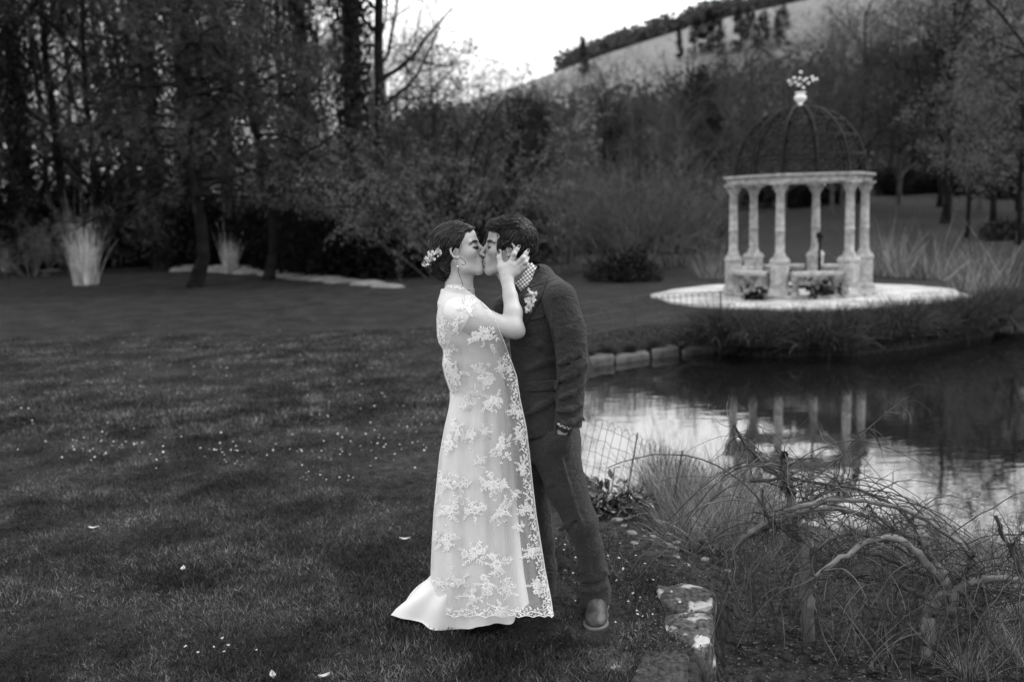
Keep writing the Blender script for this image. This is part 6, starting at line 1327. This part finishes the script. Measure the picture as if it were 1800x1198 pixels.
SED = [(1138, 905, .9), (1160, 900, 1.0), (1178, 915, 1.05), (1205, 935, 1.05), (1228, 915, 1.1), (1255, 920, 1.1), (1258, 960, .9), (1310, 930, 1.0), (1222, 962, .8), (1182, 945, .8), (1150, 890, .7), (1185, 905, .85), (1215, 925, .9), (1165, 925, .7), (1240, 945, .85), (1200, 955, .7), (1270, 930, .9), (1300, 900, 1.0), (1290, 960, .8), (1335, 890, 1.0), (1370, 920, .9), (1420, 890, .95), (1480, 900, .95), (1540, 905, .95), (1500, 950, .8), (1590, 925, .95), (1640, 945, .95), (1690, 965, .95), (1730, 985, .9), (1780, 1000, .9), (1570, 970, .8), (1440, 960, .8), (1350, 985, .6), (1760, 1040, .8), (1680, 1020, .8), (1800, 1080, .9), (1730, 1110, .8), (1790, 1160, .8), (1620, 1010, .7), (1700, 1180, .7)]
for px, py, s in SED:
    q = gnd(px, py, -.24); clump('near', 'sedge_clump', 'dry straw coloured sedge clump on the near bank of the pond', 'grass', q[0], q[1], s * (.95 if px < 1330 else .62), 'sedge clumps on the near bank', k); k += 1
for px, py, s, lab in [(1165, 842, .8, 'dark upright tuft at the water edge nearest the wire fence'), (1205, 850, .7, 'dark upright tuft second from the wire fence'), (1300, 868, .95, 'large dark tuft at the water edge left of the twisted trunk')]:
    q = gnd(px, py, -.35); clump('tuft', 'dark_tuft', lab, 'grass', q[0], q[1], s, 'dark tufts at the water edge', k, z=-.40); k += 1
for i, x in enumerate(np.linspace(2.75, 8.6, 17)):
    y = float(np.interp(x, [2.7, 3.6, 4.9, 6.4, 8.0, 8.8], [14.35, 13.95, 14.15, 14.95, 15.95, 17.3])) + .12 * math.sin(i * 2.3)
    clump('dark', 'bank_sedge', 'dark overhanging sedge on the bank in front of the pavilion', 'grass', x, y, 1.0 + .2 * math.sin(i * 1.7), 'dark sedges hanging over the bank', i, z=-.20 + .04 * math.sin(i))
for i, x in enumerate(np.linspace(3.0, 8.4, 10)):
    y = float(np.interp(x, [2.7, 3.6, 4.9, 6.4, 8.0, 8.8], [14.35, 13.95, 14.15, 14.95, 15.95, 17.3])) + .45
    clump('dark', 'bank_sedge', 'dark overhanging sedge on the bank in front of the pavilion', 'grass', x, y, .85, 'dark sedges hanging over the bank', i + 3, z=-.06)
for i, x in enumerate((1.05, 1.35, 1.7, 2.1, 2.5)): clump('dark', 'bank_sedge', ordinal(i) + ' small dark sedge from the groom along the edging stones', 'grass', x, float(np.interp(x, [1.0, 1.6, 2.3, 3.0], [13.75, 14.25, 14.65, 14.95])) + .02, .32 + .1 * (i % 2), 'small sedges along the edging stones', i, z=-.30)
clump('pampas', 'pampas_grass', 'tall pale pampas grass clump at the far left before the dark wood', 'grass', *G(150, 500)[:2], .92, k=0)
clump('pampas', 'dry_grass_clump', 'small pale dry grass clump beside the pale rocks, right of the left larch', 'grass', *G(405, 480)[:2], .55, k=1)
clump('pampas', 'dry_grass_clump', 'small pale dry grass clump nearest the left edge of the picture', 'grass', *G(12, 477)[:2], .55, k=2)
for i, (px, Y, s) in enumerate([(1545, 23.5, .9), (1590, 23, 1.0), (1640, 22.5, 1.05), (1690, 22.5, 1.0), (1735, 23.5, 1.1), (1720, 19.5, .9), (1560, 26, 1.1), (1760, 24, 1.2), (1250, 24.5, .8)]):
    x = at(px, 480, Y)[0]; clump('reed', 'reed_clump', ordinal(i) + ' pale reed clump counted from the pavilion, beyond the terrace' if i < 8 else 'thin reed clump on the lawn just left of the pavilion', 'reeds', x, Y, s, 'reeds beyond the terrace' if i < 8 else None, i, z=max(-.4, float(ground_z(x, Y))))
# ================================================================== the trained shrubs in the right foreground
M['limb'] = mat('grey_limb', .11, .85, .4, 18, bump=.5, bsc=50, spec=.25); M['limb_dk'] = mat('dark_limb', .050, .85, .4, 18, bump=.5, bsc=50, spec=.25); M['twig_dk'] = mat('dark_twig', .030, .8, .4, 8, spec=.3); M['twig_lt'] = mat('straw_twig', .09, .8, .5, 8, spec=.3)
def limb(pts, r0, r1, n=22, rough=.05):
    pts = np.array(pts, float); l = np.concatenate([[0], np.cumsum(np.linalg.norm(np.diff(pts, axis=0), axis=1))]); t = np.linspace(0, l[-1], n); q = np.stack([np.interp(t, l, pts[:, i]) for i in range(3)], 1)
    for _ in range(2): q[1:-1] = (q[:-2] + 2 * q[1:-1] + q[2:]) / 4
    rg_ = np.random.default_rng(int(abs(pts[0, 0]) * 1e4) % 9999); q = q + np.cumsum(rg_.normal(size=q.shape), 0) * .0016 * np.linspace(0, 1, n)[:, None] * 0 + rg_.normal(size=q.shape) * r0 * .22; nz = rg_.normal(size=n); nz[1:-1] = (nz[:-2] + nz[1:-1] + nz[2:]) / 2; r = np.linspace(r0, r1, n) * (1 + .10 * nz) + (rg_.uniform(0, 1, n) < .10) * r0 * .18; return tubes(q, r, 8), q
def shrub(label, base, limbs, seed, ntw, narc=85):
    sh_ = thing('trained_shrub', label, 'shrub', base); o = np.array(base); rg = np.random.default_rng(seed); lines = []
    for nm, pts, r0, r1, m in limbs:
        (V, F), q = limb([at(a, b, c) for a, b, c in pts], r0 * .0026, r1 * .0026); link(nm, mesh(nm, V - o, [F], m), sh_); lines.append((q, nm))
    tw = MB(); tl = MB()
    # long whippy shoots that arch over and hang down again
    src = np.concatenate([q[3:] for q, nm in lines[:-2]]); k = narc; p = src[rg.integers(0, len(src), k)]; n_ = 12; A_ = np.zeros((k, n_, 3)); A_[:, 0] = p; sg = rg.choice([-1, 1], k, p=[.62, .38])
    d = nrm(np.stack([sg * rg.uniform(.3, 1.2, k), rg.normal(size=k) * .35, rg.uniform(.1, 1.0, k)], 1)); L_ = rg.uniform(.25, .85, k)
    for j in range(1, n_): d = nrm(d + rg.normal(size=d.shape) * .10 + np.array([0, 0, -.17])); A_[:, j] = A_[:, j - 1] + d * (L_ / (n_ - 1))[:, None]; A_[:, j, 2] = np.maximum(A_[:, j, 2], -.26)
    R_ = np.linspace(1, .45, n_)[None] * rg.uniform(.0014, .0042, k)[:, None]; h_ = rg.uniform(0, 1, k) < .78; tw.add(*tubes(A_[h_], R_[h_], 5)); tl.add(*tubes(A_[~h_], R_[~h_], 5))
    for q, nm in lines:
        if nm == 'trunk': continue
        k = ntw; i = rg.integers(2, len(q), k); p = q[i]; n_ = 7; P_ = np.zeros((k, n_, 3)); P_[:, 0] = p
        d = nrm(np.stack([rg.normal(size=k) * .8, rg.normal(size=k) * .6, rg.choice([-1, -1, .8], k) * rg.uniform(.2, 1, k)], 1)); L_ = rg.uniform(.06, .32, k)
        for j in range(1, n_): d = nrm(d + rg.normal(size=d.shape) * .22 + np.array([.05, 0, -.06]) + .10 * rg.normal(size=d.shape)); P_[:, j] = P_[:, j - 1] + d * (L_ / (n_ - 1))[:, None]
        R_ = np.linspace(1, .4, n_)[None] * rg.uniform(.0011, .0030, k)[:, None]; h_ = rg.uniform(0, 1, k) < .7; tw.add(*tubes(P_[h_], R_[h_], 4)); tl.add(*tubes(P_[~h_], R_[~h_], 4))
    tw.V = [v - o for v in tw.V]; tl.V = [v - o for v in tl.V]; tag(link('twigs', tw.mesh('twigs', M['twig_dk']), sh_), kind='stuff'); tag(link('pale_twigs', tl.mesh('pale_twigs', M['twig_lt']), sh_), kind='stuff'); return sh_
b1 = gnd(1420, 1115, -.25)
shrub('twisted shrub with one leaning trunk and long arching shoots, left of the foreground pair', b1, [
    ('trunk', [(1420, 1120, 4.42), (1417, 1026, 4.42), (1405, 939, 4.44), (1390, 861, 4.48), (1362, 832, 4.52), (1325, 800, 4.56)], 12, 6, M['limb']),
    ('branch', [(1392, 870, 4.46), (1380, 835, 4.46), (1377, 797, 4.46)], 7, 5.5, M['limb_dk']),
    ('branch', [(1300, 950, 4.30), (1330, 925, 4.30), (1373, 900, 4.32), (1442, 879, 4.34), (1503, 877, 4.34), (1567, 887, 4.34), (1615, 905, 4.34), (1675, 944, 4.34), (1735, 1005, 4.34)], 4.5, 3.2, M['limb']),
    ('branch', [(1298, 955, 4.32), (1345, 922, 4.34), (1407, 898, 4.38), (1468, 892, 4.40), (1520, 905, 4.40), (1562, 928, 4.40)], 4.2, 3.4, M['limb']),
    ('branch', [(1405, 930, 4.44), (1350, 925, 4.38), (1310, 940, 4.30), (1285, 985, 4.26)], 4.5, 2.6, M['limb_dk']),
    ('branch', [(1320, 845, 4.50), (1390, 840, 4.48), (1442, 849, 4.48), (1503, 855, 4.50), (1546, 875, 4.50), (1610, 905, 4.50)], 3.2, 2.2, M['limb_dk']),
    ('branch', [(1397, 900, 4.46), (1450, 862, 4.56), (1510, 860, 4.66), (1570, 885, 4.70), (1610, 925, 4.66)], 4, 3, M['limb_dk']),
    ('branch', [(1408, 950, 4.42), (1375, 930, 4.36), (1345, 905, 4.3), (1340, 860, 4.26)], 3, 1.8, M['limb_dk']),
    ('branch', [(1412, 990, 4.42), (1450, 950, 4.5), (1500, 935, 4.55), (1560, 950, 4.55), (1640, 1000, 4.5)], 3.4, 2.4, M['limb_dk']),
    ('branch', [(1385, 860, 4.48), (1440, 835, 4.6), (1480, 800, 4.65), (1540, 740, 4.7), (1590, 700, 4.72)], 1.8, .8, M['limb_dk']),
    ('branch', [(1340, 815, 4.54), (1310, 780, 4.5), (1290, 745, 4.5)], 3, 1.2, M['limb_dk'])], 61, 44)
b2 = gnd(1660, 1160, -.27)
shrub('twisted shrub with two grey trunks and pale forked limb, right of the foreground pair', b2, [
    ('trunk', [(1632, 1165, 4.18), (1630, 1110, 4.18), (1634, 1065, 4.18), (1668, 1036, 4.20)], 13, 10, M['limb']),
    ('trunk', [(1696, 1170, 4.20), (1690, 1115, 4.22), (1682, 1080, 4.22), (1668, 1040, 4.20), (1655, 1015, 4.20)], 13, 11, M['limb']),
    ('branch', [(1660, 1025, 4.20), (1615, 974, 4.20), (1580, 940, 4.20), (1546, 945, 4.18), (1503, 961, 4.15), (1465, 988, 4.12), (1430, 1012, 4.1)], 7.5, 3.5, M['limb']),
    ('branch', [(1658, 1015, 4.20), (1634, 978, 4.22), (1617, 936, 4.24)], 10, 8.5, M['limb']),
    ('branch', [(1668, 1040, 4.20), (1719, 1019, 4.16), (1762, 1016, 4.14), (1815, 1026, 4.12), (1880, 1050, 4.1)], 7, 5, M['limb']),
    ('branch', [(1668, 1045, 4.20), (1715, 1034, 4.26), (1770, 1040, 4.3), (1850, 1062, 4.3)], 6, 4, M['limb_dk']),
    ('branch', [(1640, 1060, 4.2), (1590, 1030, 4.3), (1530, 1015, 4.35), (1460, 1012, 4.4)], 5, 3, M['limb_dk']),
    ('branch', [(1655, 1020, 4.2), (1600, 1000, 4.28), (1550, 975, 4.32), (1500, 968, 4.35), (1440, 985, 4.38)], 4.5, 3, M['limb_dk']),
    ('branch', [(1690, 1110, 4.2), (1715, 1085, 4.14), (1728, 1060, 4.1)], 7, 5, M['limb']),
    ('branch', [(1605, 945, 4.22), (1570, 930, 4.26), (1540, 905, 4.3), (1525, 885, 4.3)], 3, 1.6, M['limb_dk']),
    ('branch', [(1672, 1040, 4.2), (1700, 1000, 4.2), (1712, 970, 4.2)], 4, 3, M['limb_dk']),
    ('branch', [(1820, 1060, 4.05), (1800, 1013, 4.05), (1779, 965, 4.05), (1758, 931, 4.05), (1752, 908, 4.05)], 5, 3, M['limb_dk']),
    ('branch', [(1779, 965, 4.05), (1790, 940, 4.05), (1810, 935, 4.05)], 2.4, 1.4, M['limb_dk'])], 62, 44)
# tangle of upright stems below and around them
RNG = np.random.default_rng(66); n = 520; px = RNG.uniform(1260, 1850, n); py = np.interp(px, [1260, 1400, 1600, 1850], [1010, 1040, 1090, 1120]) + RNG.uniform(-60, 130, n); B_ = np.array([gnd(a, b, -.26) for a, b in zip(px, py)]); n_ = 6; Pk = np.zeros((n, n_, 3)); Pk[:, 0] = B_; d = nrm(np.stack([RNG.normal(size=n) * .35, RNG.normal(size=n) * .3, np.ones(n)], 1)); L_ = RNG.uniform(.12, .55, n)
for j in range(1, n_): d = nrm(d + RNG.normal(size=d.shape) * .16); Pk[:, j] = Pk[:, j - 1] + d * (L_ / (n_ - 1))[:, None]
Rk = np.linspace(1, .4, n_)[None] * RNG.uniform(.0010, .0032, n)[:, None]; dk = RNG.uniform(0, 1, n) < .6
V, F = tubes(Pk[dk], Rk[dk], 4); tag(link('dark_stems', mesh('dark_stems', V, [F], M['twig_dk'])), kind='stuff'); V, F = tubes(Pk[~dk], Rk[~dk], 4); tag(link('straw_stems', mesh('straw_stems', V, [F], M['twig_lt'])), kind='stuff')
# leafy dark shrub behind the knee of the groom and small leafy plants on the soil
def leafy(label, px, py, h, n, ln, seed, mat_, name='leafy_shrub', cat='shrub', spread=.9):
    global RNG
    RNG = np.random.default_rng(seed); q = gp(px, py); k = max(6, n // 9); d = nrm(RNG.normal(size=(k, 3)) * [spread, spread, .2] + [0, 0, .65]); Pk = np.zeros((k, 5, 3)); L_ = h * RNG.uniform(.6, 1.3, k)
    for j in range(1, 5): Pk[:, j] = Pk[:, j - 1] + d * (L_ / 4)[:, None]; d = nrm(d + RNG.normal(size=d.shape) * .2 - [0, 0, .08])
    t_ = thing(name, label, cat, q); V, F = tubes(Pk, np.full((k, 5), .0028), 4); link('stems', mesh('stems', V, [F], M['twig_dk']), t_); p, dd = leafpts(Pk, n // k, .012); dd = nrm(dd * .5 + RNG.normal(size=p.shape) * .8 + [0, 0, .2]); L2 = ln * RNG.uniform(.6, 1.3, len(p)); W2 = L2 * .42
    side = nrm(np.cross(dd, RNG.normal(size=p.shape) * .4 + [0, 0, 1])); up_ = np.cross(side, dd); a0, a1, a2, a3 = p, p + dd * L2[:, None] * .3, p + dd * L2[:, None] * .68, p + dd * L2[:, None] - up_ * L2[:, None] * .12; V = np.stack([a0, a1 + side * W2[:, None] * .5 + up_ * L2[:, None] * .06, a1, a1 - side * W2[:, None] * .5 + up_ * L2[:, None] * .06, a2 + side * W2[:, None] * .42 + up_ * L2[:, None] * .03, a2 - up_ * L2[:, None] * .02, a2 - side * W2[:, None] * .42 + up_ * L2[:, None] * .03, a3], 1).reshape(-1, 3)
    b = np.arange(len(p))[:, None] * 8; link('foliage', mesh('foliage', V, [np.concatenate([b + [[0, 1, 2, 3]]]), np.concatenate([b + [[1, 4, 5, 2]], b + [[2, 5, 6, 3]]]), np.concatenate([b + [[4, 7, 5]], b + [[5, 7, 6]]])], mat_, False), t_); return t_
M['glossy'] = mat('glossy_leaf', .035, .32, .4, 30, spec=.5, per_obj=.1); M['herb'] = mat('herb_leaf', .05, .6, .4, 30, spec=.3)
leafy('dark glossy leaved shrub just behind the knee of the groom', 1075, 905, .22, 420, .055, 71, M['glossy'])
leafy('dark glossy leaved shrub second behind the leg of the groom, against the fence', 1118, 900, .20, 330, .05, 72, M['glossy'])
leafy('dark leafy plant behind the shoes, between the legs of the groom', 1010, 880, .16, 160, .045, 75, M['glossy'])
for i, (px, py) in enumerate([(1470, 1130), (1500, 1160), (1440, 1165), (1390, 1110), (1540, 1180), (1350, 1160)]): leafy(['small leafy herb on the soil between the two shrub trunks', 'small leafy herb below the one between the trunks', 'small leafy herb at the bottom left of the twisted shrub', 'small leafy herb at the foot of the leaning trunk', 'small leafy herb at the bottom edge near the grey trunks', 'small leafy herb alone on the dark soil by the slabs'][i], px, py, .05, 60, .022, 80 + i, M['herb'], 'small_herb', 'plant')
# leaf litter and moss on the soil: nobody could count it
RNG = np.random.default_rng(91); n = 9000; px = RNG.uniform(1000, 1850, n); py = RNG.uniform(880, 1230, n); Lp = np.array([gnd(a, b, -.2) for a, b in zip(px, py)]); ok = (Lp[:, 0] > np.interp(Lp[:, 1], LYY, LXX) - .35) & (poly_sd(Lp[:, 0], Lp[:, 1], POND) > .05); Lp = Lp[ok]; Lp[:, 2] = ground_z(Lp[:, 0], Lp[:, 1]) + .006; n = len(Lp); dd = RNG.normal(size=(n, 3)) * [1, 1, .35]; s_ = RNG.uniform(.006, .02, n)
M['litter'] = mat('leaf_litter', .06, .9, .9, 25, spec=.1); V, F = leaves(Lp, dd, s_, s_ * .6); tag(link('leaf_litter', MB().add(V, F).mesh('leaf_litter', M['litter'], False)), kind='stuff')
